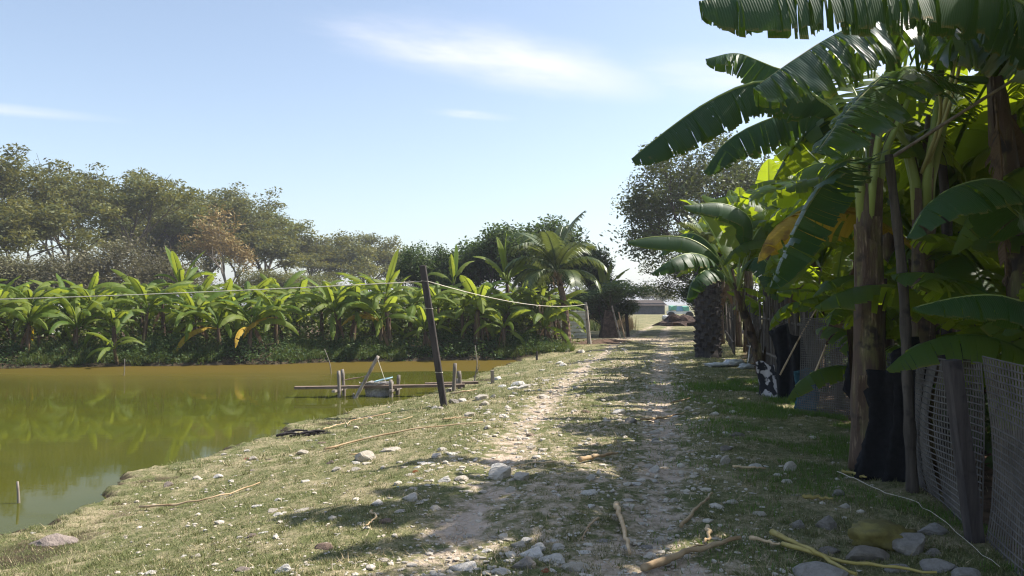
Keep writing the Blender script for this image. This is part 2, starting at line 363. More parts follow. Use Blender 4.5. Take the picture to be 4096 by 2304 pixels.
    M['straw'] = foliage('straw', (0.20, 0.14, 0.08), (0.40, 0.30, 0.18), (0.52, 0.43, 0.29), (0.3, 0.2, 0.1), .1)
    def wood(name, a, b, dark, sc_=(14, 14, 1.2), rough=.85, thr=.62):
        t = NT(name); o = t.co(); n = t.noise(t.scale(o, sc_), 1.0, 6, .7); n2 = t.noise(o, 5, 4)
        c = t.mix(t.ramp(n, .3, .7), a, b); c = t.mix(t.ramp(n2, thr - .08, thr + .1), c, dark)
        hs = t.n('ShaderNodeHueSaturation'); t.set(hs, 'Color', c); t.set(hs, 'Value', t.ramp(t.rnd(), 0, 1, .75, 1.2))
        return t.done(hs.outputs[0], rough, t.bump(n, .6, .01), .2)
    M['bark'] = wood('bark', (0.05, 0.04, 0.032), (0.13, 0.11, 0.09), (0.03, 0.025, 0.02))
    M['bark_pale'] = wood('pale_bark', (0.15, 0.125, 0.105), (0.27, 0.24, 0.20), (0.09, 0.075, 0.06))
    M['palm_bark'] = wood('palm_bark', (0.13, 0.085, 0.06), (0.24, 0.17, 0.125), (0.06, 0.045, 0.035), (5, 5, 12))
    M['post'] = wood('weathered_post', (0.032, 0.027, 0.027), (0.078, 0.066, 0.062), (0.02, 0.017, 0.018))
    M['grey_wood'] = wood('grey_wood', (0.16, 0.135, 0.115), (0.33, 0.29, 0.25), (0.08, 0.065, 0.055))
    M['plank'] = wood('brown_plank', (0.10, 0.07, 0.05), (0.23, 0.175, 0.135), (0.07, 0.05, 0.04), (1.5, 14, 14))
    M['bamboo_tan'] = wood('tan_bamboo', (0.30, 0.20, 0.12), (0.48, 0.36, 0.24), (0.14, 0.09, 0.05))
    M['bamboo'] = wood('grey_bamboo', (0.20, 0.165, 0.14), (0.36, 0.31, 0.27), (0.11, 0.085, 0.065))
    M['slat'] = wood('dark_slat', (0.06, 0.05, 0.043), (0.155, 0.13, 0.11), (0.03, 0.026, 0.025))
    M['stalk'] = wood('dry_stalk', (0.36, 0.24, 0.13), (0.58, 0.44, 0.28), (0.22, 0.13, 0.07), (4, 4, 4), .75, .66)
    M['stalk_yellow'] = wood('yellow_stalk', (0.30, 0.23, 0.06), (0.40, 0.33, 0.12), (0.20, 0.14, 0.06), (4, 4, 4), .55, .66)
    def stone(name, a, b, d):
        t = NT(name); o = t.co(); r = t.rnd(); n = t.noise(o, 3, 5, .65); n2 = t.noise(o, 14, 4, .7)
        c = t.mix(t.ramp(n, .35, .68), a, b); c = t.mix(t.ramp(n2, .58, .75, 0, .75), c, d)
        hs = t.n('ShaderNodeHueSaturation'); t.set(hs, 'Color', c); t.set(hs, 'Value', t.ramp(r, 0, 1, .75, 1.08)); t.set(hs, 'Saturation', t.ramp(r, 0, 1, 1.2, .7))
        return t.done(hs.outputs[0], .92, t.bump(t.math('ADD', n2, t.math('MULTIPLY', n, .6)), .75, .03), .15)
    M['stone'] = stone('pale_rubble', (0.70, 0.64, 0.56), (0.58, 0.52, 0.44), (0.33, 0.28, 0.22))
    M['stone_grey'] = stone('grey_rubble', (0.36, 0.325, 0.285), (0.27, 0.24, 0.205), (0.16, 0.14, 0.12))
    M['stone_brown'] = stone('brown_stone', (0.33, 0.25, 0.20), (0.24, 0.18, 0.15), (0.15, 0.11, 0.09))
    M['brick'] = stone('brick_shard', (0.40, 0.16, 0.09), (0.30, 0.13, 0.08), (0.35, 0.27, 0.22))
    M['tile_white'] = stone('white_tile', (0.80, 0.79, 0.77), (0.74, 0.72, 0.70), (0.65, 0.62, 0.58))
    M['tile_blue'] = stone('blue_tile', (0.22, 0.33, 0.48), (0.25, 0.36, 0.5), (0.3, 0.33, 0.36))
    def flat(name, col, rough=.7, var=.3, scale=6, spec=.3, bump=.3, **k):
        t = NT(name); o = t.co(); n = t.noise(o, scale, 5, .65)
        c = t.mix(t.ramp(n, .3, .7), tuple(q * (1 - var) for q in col), tuple(min(1, q * (1 + var)) for q in col))
        return t.done(c, rough, t.bump(n, bump, .02), spec, **k)
    M['lattice'] = flat('lattice_plastic', (0.12, 0.108, 0.098), .6, .35, 3)
    M['black_cloth'] = flat('black_cloth', (0.012, 0.012, 0.014), .9, .3, 20)
    M['blue_net'] = flat('blue_net', (0.03, 0.10, 0.14), .6, .5, 18)
    M['white_sack'] = flat('white_sack', (0.5, 0.5, 0.51), .7, .15, 7)
    M['yellow_sack'] = flat('yellow_sack', (0.17, 0.145, 0.045), .75, .3, 9)
    M['white_paint'] = flat('white_paint', (0.72, 0.72, 0.72), .6, .08, 3)
    M['rust'] = flat('rusty_sheet', (0.22, 0.13, 0.085), .85, .4, 5)
    M['sheet'] = flat('grey_sheet', (0.46, 0.45, 0.38), .7, .18, 3)
    M['rope'] = flat('rope', (0.66, 0.60, 0.50), .9, .15, 60)
    M['rope_dark'] = flat('rope_brown', (0.30, 0.21, 0.14), .9, .2, 60)
    M['blue_rim'] = flat('blue_rim', (0.30, 0.46, 0.52), .5, .15, 8)
    M['grey_net'] = flat('grey_netting', (0.36, 0.335, 0.31), .95, .35, 22, .2, .9)
    M['black_rubber'] = flat('black_rubber', (0.02, 0.02, 0.021), .7, .3, 9)
    M['glass'] = flat('window_glass', (0.03, 0.04, 0.05), .1, .2, 2, .6)
    M['roof'] = flat('thatch_roof', (0.07, 0.055, 0.048), .95, .3, 6)
    M['tarp_green'] = flat('green_tarp', (0.14, 0.38, 0.28), .6, .15, 5)
    M['tarp_blue'] = flat('blue_tarp', (0.18, 0.32, 0.48), .6, .15, 5)
    M['dark_wall'] = flat('dark_wall', (0.07, 0.075, 0.09), .9, .3, 3)
    M['hay'] = flat('rotting_straw', (0.075, 0.052, 0.042), .95, .5, 8, .1, 1.0)
    t = NT('spotted_cloth'); o = t.co(); n = t.noise(o, 7, 2, .4)
    M['spotted'] = t.done(t.mix(t.ramp(n, .50, .56), (0.02, 0.02, 0.025), (0.45, 0.42, 0.42)), .9)
mats()
# ================================================================== SETTING
def axis(lo, hi, d0, d1, step, grow=1.18, mx=60):
    a = list(np.arange(d0, d1 + 1e-6, step)); s = step; q = d1
    while q < hi: s = min(s * grow, mx); q += s; a.append(q)
    s = step; q = d0; b = []
    while q > lo: s = min(s * grow, mx); q -= s; b.append(q)
    return np.array(b[::-1] + a)
def build_ground():
    xs = axis(-900, 900, -7.0, 6.5, 0.085, 1.10); ys = axis(-60, 1500, 4.0, 20.0, 0.085, 1.05)
    X, Y = np.meshgrid(xs, ys); x = X.ravel(); y = Y.ravel()
    z = ground_np(x, y)
    rough = np.random.default_rng(1).normal(0, .006, len(x)) * (np.abs(x) < 8) * (y < 25)
    z = z + rough * (z > WZ + .05)
    nx, ny = len(xs), len(ys); i = np.arange(nx * ny).reshape(ny, nx)
    Fc = np.stack([i[:-1, :-1].ravel(), i[:-1, 1:].ravel(), i[1:, 1:].ravel(), i[1:, :-1].ravel()], 1)
    dl, dr = poly_dist(x, y, RUT_L), poly_dist(x, y, RUT_R)
    rut = np.maximum(.68 * np.exp(-(dl / .34) ** 2), .70 * np.exp(-(dr / .45) ** 2))
    mid_ = np.interp(y, RUT_L[:, 1], RUT_L[:, 0]) * .5 + np.interp(y, RUT_R[:, 1], RUT_R[:, 0]) * .5
    rut = np.maximum(rut, .50 * np.exp(-((x - mid_) / 1.15) ** 2) * sstep(40, 20, y))
    rut = np.maximum(rut, .62 * np.exp(-((x - (-.1 + .16 * y)) / 1.3) ** 2) * sstep(9, 5, y))
    rut = np.maximum(rut, .8 * np.exp(-((x - 6.2) / 3.0) ** 2) * np.exp(-((y - 36.5) / 5.0) ** 2))
    rut *= sstep(80, 55, y) * .5 + .5
    d = poly_dist(x, y, pond, True); ins = inside(x, y, pond)
    shore = np.maximum(sstep(WZ + .085, WZ + .02, z), .25 * np.exp(-(d / .25) ** 2))
    fars = sstep(-0.5, .3, y - np.interp(x, farline[:, 0], farline[:, 1]) + .2) * sstep(2.5, .5, x)
    shore = np.maximum(shore, fars * sstep(5, 0, d)) * np.ones(len(x))
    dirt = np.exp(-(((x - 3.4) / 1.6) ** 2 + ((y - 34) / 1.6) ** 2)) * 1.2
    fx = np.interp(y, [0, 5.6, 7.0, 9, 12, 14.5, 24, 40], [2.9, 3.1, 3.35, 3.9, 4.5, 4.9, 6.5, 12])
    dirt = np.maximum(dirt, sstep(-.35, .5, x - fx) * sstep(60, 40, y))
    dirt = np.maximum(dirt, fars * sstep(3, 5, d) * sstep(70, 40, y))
    me = np_mesh('ground', np.stack([x, y, z], 1), Fc, {'rut': rut, 'shore': shore, 'dirt': dirt}, smooth=True)
    tag(link('ground', me, M['ground']), kind='structure')
    m = MB(); m.add([(p[0], p[1], WZ) for p in [(-75, 0), (1.6, 2), (3.0, 31.0), (1.0, 33.5), (-75, 34)]], [(0, 1, 2, 3, 4)])
    tag(m.build('pond_water', M['water']), kind='structure')
build_ground()
def rut_at(x, y): return np.maximum(np.exp(-(poly_dist(x, y, RUT_L) / .40) ** 2), np.exp(-(poly_dist(x, y, RUT_R) / .42) ** 2))
def pond_d(x, y):
    d = poly_dist(x, y, pond, True); return np.where(inside(x, y, pond), -d, d)
# ---- blades: one triangle each, rooted in the ground
def blades(name, x, y, z, h, w, lean, tone, mat, seed, label):
    rg = np.random.default_rng(seed); n = len(x); a = rg.uniform(0, 2 * np.pi, n); b = a + np.pi / 2 + rg.uniform(-.6, .6, n)
    l = lean * rg.uniform(.3, 1.0, n); hh = h * rg.uniform(.5, 1.2, n)
    base = np.stack([x, y, z - .004], 1); side = np.stack([np.cos(a), np.sin(a), np.zeros(n)], 1) * (w * rg.uniform(.6, 1.2, n))[:, None]
    tip = base + np.stack([np.cos(b) * np.sin(l) * hh, np.sin(b) * np.sin(l) * hh, np.cos(l) * hh], 1)
    V = np.empty((n * 3, 3)); V[0::3] = base - side; V[1::3] = base + side; V[2::3] = tip
    me = np_mesh(name, V, np.arange(n * 3).reshape(n, 3), {'tone': np.repeat(tone, 3)})
    return tag(link(name, me, mat), label, 'grass', kind='stuff')
def build_grass():
    rg = np.random.default_rng(11); n = 560000
    u = rg.uniform(1 / 36.0, 1 / 4.2, n); y = 1 / u; x = rg.uniform(-.72, .62, n) * (y + 1.5)
    fx = np.interp(y, [0, 5.6, 7.0, 9, 12, 14.5, 24, 40], [3.0, 3.3, 3.6, 4.1, 4.8, 5.2, 7.0, 13])
    d = pond_d(x, y); r = rut_at(x, y)
    patch = .5 + .5 * np.sin(x * 1.9 + 1.3 * np.sin(y * 1.1)) * np.sin(y * 1.4 + .8 * np.sin(x * 1.7)) + .35 * np.sin(x * 4.7 + y * 3.9)
    near = np.where(y < 8.5, .55 * np.exp(-((x - (-.1 + .16 * y)) / 1.2) ** 2), 0)
    keep = (d > .03) & (x < fx) & (rg.uniform(0, 1, n) > np.clip(r * 1.15 + near, 0, .97)) & (rg.uniform(-.15, 1, n) < patch * .5 + .55)
    x, y, d, r, patch = x[keep], y[keep], d[keep], r[keep], patch[keep]
    z = ground_np(x, y); n = len(x)
    sc_ = np.clip(y / 11, .75, 2.4)
    tone = np.clip(rg.normal(.31, .27, n) - .07 * (x < -.4) + .25 * r + .14 * (1 - patch) + .10 * (y < 9), 0, 1)
    blades('grass', x, y, z, .040 * sc_, .0042 * sc_, 1.40, tone, M['grass'], 12, 'short dry and green grass covering the bank and track')
    nt_ = 2600; u = rg.uniform(1 / 22.0, 1 / 4.4, nt_); ty = 1 / u; tx = rg.uniform(-.6, .5, nt_) * (ty + 1.0)
    k = (pond_d(tx, ty) > .05) & (tx < np.interp(ty, [0, 5.6, 7.0, 9, 12, 14.5, 24], [2.9, 3.1, 3.4, 3.9, 4.6, 5.0, 6.8])) & (rut_at(tx, ty) < .6); tx, ty = tx[k], ty[k]
    m_ = 20; x = np.repeat(tx, m_) + rg.normal(0, .035, len(tx) * m_) * np.repeat(np.clip(ty / 8, .8, 2), m_); y = np.repeat(ty, m_) + rg.normal(0, .035, len(tx) * m_)
    tt = np.repeat(np.clip(rg.normal(.38, .25, len(tx)), 0, 1), m_)
    blades('grass_tufts', x, y, ground_np(x, y), .060 * np.clip(y / 9, .8, 1.8), .0042 * np.clip(y / 9, .8, 1.9), 1.05, np.clip(tt + rg.normal(0, .15, len(x)), 0, 1), M['grass'], 15, 'coarser tufts of grass dotted over the bank')
    # long green grass in the shade at the fence foot
    n = 42000; t = rg.uniform(5, 17, n); y = t; fxx = np.interp(y, [0, 5.6, 7.0, 9, 12, 14.5, 24], [3.0, 3.2, 3.45, 4.0, 4.6, 5.0, 6.8])
    x = fxx - np.abs(rg.normal(0, 1.0, n)) + .1
    cl = np.sin(x * 2.7 + 1.1) * np.sin(y * 1.9 + .4) + .45 * np.sin(x * 6.1 + y * 4.3)
    k = (cl > .12) & (x > .9); x, y = x[k], y[k]; n = len(x)
    blades('long_grass', x, y, ground_np(x, y), .085 * np.clip(y / 10, .8, 1.5), .0042 * np.clip(y / 9, .8, 1.8), .9, np.clip(rg.normal(.35, .25, n), 0, 1), M['lush'], 13, 'longer fresh green grass in the shade along the mesh fence')
    # straw and leaf litter
    n = 26000; u = rg.uniform(1 / 24.0, 1 / 4.2, n); y = 1 / u; x = rg.uniform(-.55, .6, n) * (y + 1.5)
    cx = np.where(rg.uniform(0, 1, n) < .5, np.interp(y, RUT_R[:, 1], RUT_R[:, 0]) + .3, np.interp(y, RUT_L[:, 1], RUT_L[:, 0]))
    k = rg.uniform(0, 1, n) < .10 + .9 * np.exp(-((x - cx) / .8) ** 2); k &= pond_d(x, y) > .1; x, y = x[k], y[k]; n = len(x)
    s = np.clip(y / 9, .8, 2.0)
    blades('straw_litter', x, y, ground_np(x, y) + .012, .085 * s, .0038 * s, 1.62, np.clip(rg.normal(.55, .25, n), 0, 1), M['straw'], 14, 'scattered straw and shredded dry leaf litter on the track')['category'] = 'litter'
build_grass()
# ---- rocks
def icos(sub):
    import bmesh
    bm = bmesh.new(); bmesh.ops.create_icosphere(bm, subdivisions=sub, radius=1.0)
    v = np.array([q.co[:] for q in bm.verts]); f = np.array([[q.index for q in fc.verts] for fc in bm.faces]); bm.free(); return v, f
IC2, IC2F = icos(2); IC3, IC3F = icos(3)
def rock_mesh(name, seed, flat=.6, cuts=7, hi=False):
    rg = np.random.default_rng(seed); v = (IC3 if hi else IC2).copy()
    for k in range(4):
        d = rg.normal(size=3); v *= (1 + (.10 / (1 + k * .4)) * np.sin((v @ d) * (2 + k * 1.6) + rg.uniform(0, 6)))[:, None]
    for k in range(cuts):
        nrm = rg.normal(size=3); nrm /= np.linalg.norm(nrm); off = rg.uniform(.48, .8)
        e = v @ nrm - off; v -= np.where(e > 0, e * .93, 0)[:, None] * nrm
    v += rg.normal(0, .018, v.shape)
    v *= np.array([1, rg.uniform(.6, .85), flat]); v /= np.abs(v[:, 0]).max(); v[:, 2] -= v[:, 2].min() * .65 + 0
    return np_mesh(name, v, IC3F if hi else IC2F, smooth=False)
ROCK = {'lump': [rock_mesh('rubble_lump', 40 + i, .50, 9, True) for i in range(7)], 'slab': [rock_mesh('rubble_slab', 60 + i, .24, 9, True) for i in range(7)]}
def mat_copy(me, mat):
    key = me.name + '/' + mat.name
    if key not in _mc:
        c = me.copy(); c.materials.clear(); c.materials.append(mat); _mc[key] = c
    return _mc[key]
_mc = {}
def rock(kind, p, half, rz, mat, label, group, rng, name='rubble_stone', tilt=.15, hz=1.0, cat='stone'):
    me = mat_copy(ROCK[kind][rng.randrange(len(ROCK[kind]))], M[mat])
    o = link(name, me, None, None, p + Vector((0, 0, -.30 * half)), (rng.uniform(-tilt, tilt), rng.uniform(-tilt, tilt), rz), (half, half, half * hz))
    return tag(o, label, cat, group)
def build_stones():
    rng = random.Random(3); placed = []
    def put(x4, y4, w4, kind, mat, label, group, hz=1.0, rz=None, name='rubble_stone'):
        p = G(x4, y4); half = w4 / 8.0 / F * p.y
        if pond_d(np.array([p.x]), np.array([p.y]))[0] < .06: return None
        placed.append((p.x, p.y)); return rock(kind, p, half, rng.uniform(-.5, .5) if rz is None else rz, mat, label, group, rng, name, .12, hz)
    # singular stones of the near bank
    o = put(220, 2172, 225, 'slab', 'stone_brown', 'large brown flat stone half sunk in the grass at the pond edge', None, 1.5, .25, 'flat_stone')
    put(672, 1945, 46, 'lump', 'stone_brown', 'rounded tan stone standing up at the edge of the pond', None, 1.6)
    put(1845, 1733, 42, 'slab', 'tile_white', 'bright white broken tile lying on green grass', None, .5, 0, 'tile_shard')
    put(1597, 1945, 26, 'slab', 'tile_blue', 'small blue tile shard beside the pale rubble heap', None, .6, 0, 'tile_shard')
    put(985, 1835, 30, 'lump', 'brick', 'small orange brick shard among stones by the water', None, 1, 0, 'brick_shard')
    put(1660, 1888, 34, 'lump', 'brick', 'orange brick shard in the pale rubble heap on the track', None, 1, 0, 'brick_shard')
    put(2125, 1745, 40, 'lump', 'stone_brown', 'pinkish stone alone in the bare left wheel rut', None, 1.0)
    put(1815, 1612, 50, 'lump', 'stone_grey', 'dark grey rough stone at the foot of the leaning post', None, 1.1)
    put(2345, 1648, 44, 'lump', 'stone_brown', 'brown squared stone between the wheel ruts', None, 1)
    put(2365, 1915, 44, 'lump', 'stone', 'round white stone at the edge of the leaf shadow', None, 1.2)
    gA, lA = 'pale heap of rubble on the track', 'pale broken concrete piece in the sunlit heap on the track'
    for x, y, w in ((1770, 1805, 45), (1815, 1815, 60), (1860, 1800, 30), (1910, 1808, 66), (1750, 1828, 50), (1720, 1850, 120), (1790, 1850, 70), (1715, 1880, 80), (1672, 1872, 42), (1640, 1930, 40), (1680, 1912, 52), (1725, 1920, 66),
                    (1780, 1925, 60), (1850, 1918, 70), (1655, 1955, 50), (1685, 1945, 40), (1765, 1968, 96), (1645, 1998, 80), (1700, 2000, 50), (1935, 1945, 100), (2010, 1905, 120), (1990, 1870, 90), (2090, 1915, 80), (1870, 1962, 60), (1560, 1990, 36), (1510, 2015, 60), (1545, 2028, 46), (1620, 1868, 36), (2040, 1965, 60), (1600, 1850, 30)):
        put(x, y, w, 'slab' if rng.random() < .6 else 'lump', 'stone', lA, gA, rng.uniform(.8, 1.15))
    gB, lB = 'big rubble lumps across the near track', 'big pale rubble block where leaf shadow crosses the near track'
    for x, y, w in ((1860, 2275, 150), (2010, 2290, 90), (2100, 2265, 120), (2220, 2240, 130), (2310, 2275, 130), (2040, 2245, 58), (2075, 2185, 76), (2155, 2195, 80), (2130, 2225, 130), (1975, 2150, 50), (2025, 2158, 56), (2110, 2165, 55), (2220, 2160, 50), (2195, 2285, 70), (2410, 2168, 80), (1945, 2205, 56), (2230, 2190, 70), (2330, 2210, 80), (2500, 2190, 60)):
        put(x, y, w, 'lump', 'stone' if rng.random() < .75 else 'stone_grey', lB, gB, rng.uniform(.6, 1.0), name='rubble_block')
    put(2180, 2290, 70, 'lump', 'brick', 'reddish brick lump among the big rubble blocks', None, .8, 0, 'brick_shard')
    gC, lC = 'flat pale stones strewn on the grass', 'flat pale stone lying on the grass between pond and track'
    for x, y, w in ((1565, 1800, 96), (1465, 1838, 90), (1420, 1850, 50), (1325, 1852, 38), (1420, 1880, 50), (1350, 1882, 40), (1205, 1812, 60), (1190, 1830, 44), (1170, 1845, 40), (1080, 1835, 40), (1010, 1880, 48), (870, 1908, 48), (925, 1925, 26), (835, 1945, 34), (945, 1900, 22), (1110, 1870, 30), (1010, 1835, 40), (1225, 1925, 44), (1297, 1932, 28), (1235, 1740 + 20, 36), (1290, 1770, 40), (1040, 2022, 66), (1110, 2000, 34), (1145, 2003, 34), (1095, 2045, 50), (1110, 2058, 52), (1225, 2035, 105),
                    (945, 2070, 44), (905, 2095, 28), (890, 1975, 30), (1060, 2128, 56), (1010, 2145, 40), (695, 2030, 24), (735, 2225, 44), (785, 2225, 50), (1010, 2218, 52), (965, 2280, 86), (605, 2290, 50), (530, 2300, 40), (1300, 2190, 80), (1230, 2258, 90), (1362, 2132, 56), (1355, 2140, 30), (1140, 2285, 80), (1545, 2090, 60), (1530, 2235, 70), (1610, 2282, 30), (1660, 2240, 46), (1650, 2285, 40), (245, 2210, 50), (130, 2130, 26), (990, 1800, 30), (1000, 2165, 20), (1360, 2245, 30)):
        put(x, y, w, 'slab' if rng.random() < .55 else 'lump', 'stone' if rng.random() < .78 else 'stone_brown', lC, gC, rng.uniform(.85, 1.3))
    gD, lD = 'rubble along the pond bank', 'small pale rubble stone strewn on the bank past the leaning post'
    for x, y, w in ((1740, 1630, 30), (1760, 1632, 34), (1850, 1605, 40), (1930, 1595, 60), (1940, 1620, 50), (1915, 1635, 36), (1975, 1590, 30), (2010, 1545, 44), (2075, 1540, 70), (2100, 1553, 60), (2055, 1556, 50), (2140, 1540, 60), (2165, 1510, 50), (2240, 1455, 44), (2250, 1463, 40), (2200, 1448, 34), (2050, 1655, 30), (2095, 1625, 66), (2010, 1660, 50), (1950, 1655, 40), (2170, 1590, 60), (2270, 1405, 30), (2320, 1410, 40), (2335, 1416, 28), (2170, 1480, 30), (1990, 1515, 40), (1890, 1650, 40), (1880, 1665, 50), (1600, 1668, 40), (1560, 1672, 44), (1700, 1675, 36), (1710, 1650, 30)):
        put(x, y, w, 'slab' if rng.random() < .5 else 'lump', 'stone', lD, gD, rng.uniform(.9, 1.3))
    gE, lE = 'rubble in the shade by the fence', 'grey rubble stone half lit in the shade beside the fence'
    for x, y, w in ((2900, 1735, 40), (2945, 1745, 70), (2880, 1780, 36), (2900, 1800, 60), (2960, 1835, 40), (2900, 1850, 56), (3025, 1870, 60), (3060, 1865, 36), (3160, 1880, 70), (3105, 1905, 50), (3150, 1930, 50), (3310, 1915, 56), (3350, 1950, 90), (3260, 1905, 30), (3190, 1980, 60), (3040, 2060, 60), (2880, 1970, 40), (3440, 1985, 60), (2620, 1765, 44), (2620, 1735, 66), (2640, 1690, 60), (2710, 1665, 50), (2595, 1870, 50), (2620, 1885, 50), (2360, 1975, 70), (2680, 1830, 60), (2590, 2060, 40), (2650, 2140, 34), (2680, 2120, 40), (2640, 2170, 60), (2590, 2190, 60), (2520, 1690, 60), (2480, 1655, 60), (2860, 1660, 50), (2930, 1650, 40), (3380, 2030, 50)):
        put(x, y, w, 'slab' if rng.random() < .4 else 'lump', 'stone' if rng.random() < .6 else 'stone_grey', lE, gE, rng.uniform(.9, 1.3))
    # concrete chunks at the corner of the fence, each its own
    for x, y, w, hz, lab in ((3310, 2110, 90, 1.5, 'pale angular concrete chunk standing on edge behind the yellow stalks'), (3190, 2110, 66, 1.4, 'rounded dark grey boulder beside the pale angular chunk'), (3455, 2230, 210, 1.0, 'long grey concrete slab in front of the yellow sack'),
                             (3640, 2200, 170, 1.3, 'big squared concrete block beside the yellow sack'), (3310, 2210, 100, 1.0, 'low grey concrete piece left of the long slab under the stalks'), (3730, 2215, 70, .9, 'small pale wedge of concrete at the block by the fence'), (3740, 2130, 140, .9, 'dark mossy concrete lump between yellow sack and mesh fence'),
                             (3260, 2300, 260, .8, 'long pale concrete slab lying under the yellow stalks'), (3740, 2270, 170, .9, 'dark grey slab with a sunlit spot before the fence'), (3350, 1980, 60, 1.4, 'leaning pale block in a patch of sunlit grass'), (3850, 2300, 150, .9, 'dark concrete lump at the foot of the fence post'), (3600, 2280, 120, .7, 'low dark slab in front of the squared block')):
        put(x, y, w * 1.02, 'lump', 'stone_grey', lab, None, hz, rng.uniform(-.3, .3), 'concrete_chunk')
    # the rest of the individual stones follow the wheel ruts
    gF, lF = 'loose stones along the wheel ruts', 'small loose pale stone trodden into the wheel ruts'
    n = 0
    while n < 92:
        y = 1 / rng.uniform(1 / 34, 1 / 6.0); c = np.interp(y, RUT_L[:, 1], RUT_L[:, 0]) if rng.random() < .5 else np.interp(y, RUT_R[:, 1], RUT_R[:, 0])
        x = c + rng.gauss(0, .55)
        if pond_d(np.array([x]), np.array([y]))[0] < .5: continue
        if min((abs(a - x) + abs(b - y) for a, b in placed)) < .12: continue
        placed.append((x, y)); n += 1
        rock('slab' if rng.random() < .7 else 'lump', on(x, y), rng.uniform(.035, .085) * max(.8, y / 13), rng.uniform(0, 3), 'stone', lF, gF, rng, hz=rng.uniform(.8, 1.2))
    # gravel nobody could count
    rg = np.random.default_rng(8); N = 6500; y = 1 / rg.uniform(1 / 42, 1 / 4.2, N)
    side = rg.uniform(0, 1, N) < .5; c = np.where(side, np.interp(y, RUT_L[:, 1], RUT_L[:, 0]), np.interp(y, RUT_R[:, 1], RUT_R[:, 0]))
    x = np.where(rg.uniform(0, 1, N) < .62, c + rg.normal(0, .42, N), rg.uniform(-.5, .45, N) * y)
    fx = np.interp(y, [0, 5.6, 7.0, 9, 12, 14.5, 24, 42], [3.0, 3.2, 3.5, 4.0, 4.6, 5.0, 6.8, 12]); k = (pond_d(x, y) > .15) & (x < fx)
    x, y = x[k], y[k]; N = len(x); z = ground_np(x, y)
    bv, bf = icos(1); V = np.repeat(bv[None], N, 0) * (1 + rg.normal(0, .16, (N, len(bv), 1)))
    s = rg.lognormal(math.log(.014), .5, N) * np.clip(y / 8, .8, 2.6); s = np.minimum(s, .06)
    V = V * np.stack([s, s * rg.uniform(.5, .9, N), s * rg.uniform(.25, .6, N)], 1)[:, None, :]
    a = rg.uniform(0, 6.28, N); ca, sa = np.cos(a)[:, None], np.sin(a)[:, None]
    V = np.stack([V[..., 0] * ca - V[..., 1] * sa + x[:, None], V[..., 0] * sa + V[..., 1] * ca + y[:, None], V[..., 2] + (z + s * .12)[:, None]], -1)
    Fc = (bf[None] + (np.arange(N) * len(bv))[:, None, None]).reshape(-1, 3)
    tag(link('gravel', np_mesh('gravel', V.reshape(-1, 3), Fc), M['stone']), 'pale gravel and pebbles scattered over track and grass', 'gravel', kind='stuff')
build_stones()
# ================================================================== TREES
def skeleton(rng, H, spread, trunk_h, levels, r0, kids=(3, 4), ang=(25, 55), shrink=.72, up=.25, multi=1, droop=0.0):
    tubes = []; tips = []
    def br(p, d, L, r, lev):
        n = 4; pts = [p.copy()]; q = p.copy(); dd = d.copy()
        for i in range(n):
            dd = (dd + Vector((rng.uniform(-.16, .16), rng.uniform(-.16, .16), rng.uniform(-.05, .12) * up * 3 - droop * lev * .1))).normalized(); q = q + dd * (L / n); pts.append(q.copy())
        r1 = r * .62; tubes.append((pts, [r + (r1 - r) * i / n for i in range(n + 1)], lev))
        if lev >= levels: tips.append(q.copy()); tips.append(pts[2].lerp(pts[3], rng.random())); return
        if lev >= levels - 1: tips.append(q.copy())
        k = rng.randint(*kids)
        for j in range(k):
            base = pts[-1] if j < 2 else pts[rng.randint(2, 3)]
            az = 2 * math.pi * (j + rng.random() * .8) / k; a = R(rng.uniform(*ang))
            perp = dd.orthogonal().normalized(); perp.rotate(Matrix.Rotation(az, 3, dd))
            nd = (dd * math.cos(a) + perp * math.sin(a) + Vector((0, 0, up * (1 if lev < 2 else .4)))).normalized()
            br(base, nd, L * shrink * rng.uniform(.8, 1.2), r1 * rng.uniform(.75, 1), lev + 1)
    for t in range(multi):
        d = Vector((rng.uniform(-.25, .25) * (multi > 1) * 1.4, rng.uniform(-.25, .25) * (multi > 1) * 1.4, 1)).normalized()
        br(Vector((rng.uniform(-.2, .2) * (multi > 1), rng.uniform(-.2, .2) * (multi > 1), -.15)), d, trunk_h * rng.uniform(.9, 1.1), r0 / (multi ** .5), 0)
    tp = np.array([t[:] for t in tips]); ex = np.percentile(np.hypot(tp[:, 0], tp[:, 1]), 92); ez = tp[:, 2].max()
    sx, sz = spread / ex, H / ez
    f = lambda v: Vector((v.x * (sx if v.z > trunk_h * .3 else 1 + (sx - 1) * max(0, v.z) / (trunk_h * .3)), v.y * (sx if v.z > trunk_h * .3 else 1 + (sx - 1) * max(0, v.z) / (trunk_h * .3)), v.z * sz))
    return [([f(v) for v in p], r, l) for p, r, l in tubes], [f(t) for t in tips]
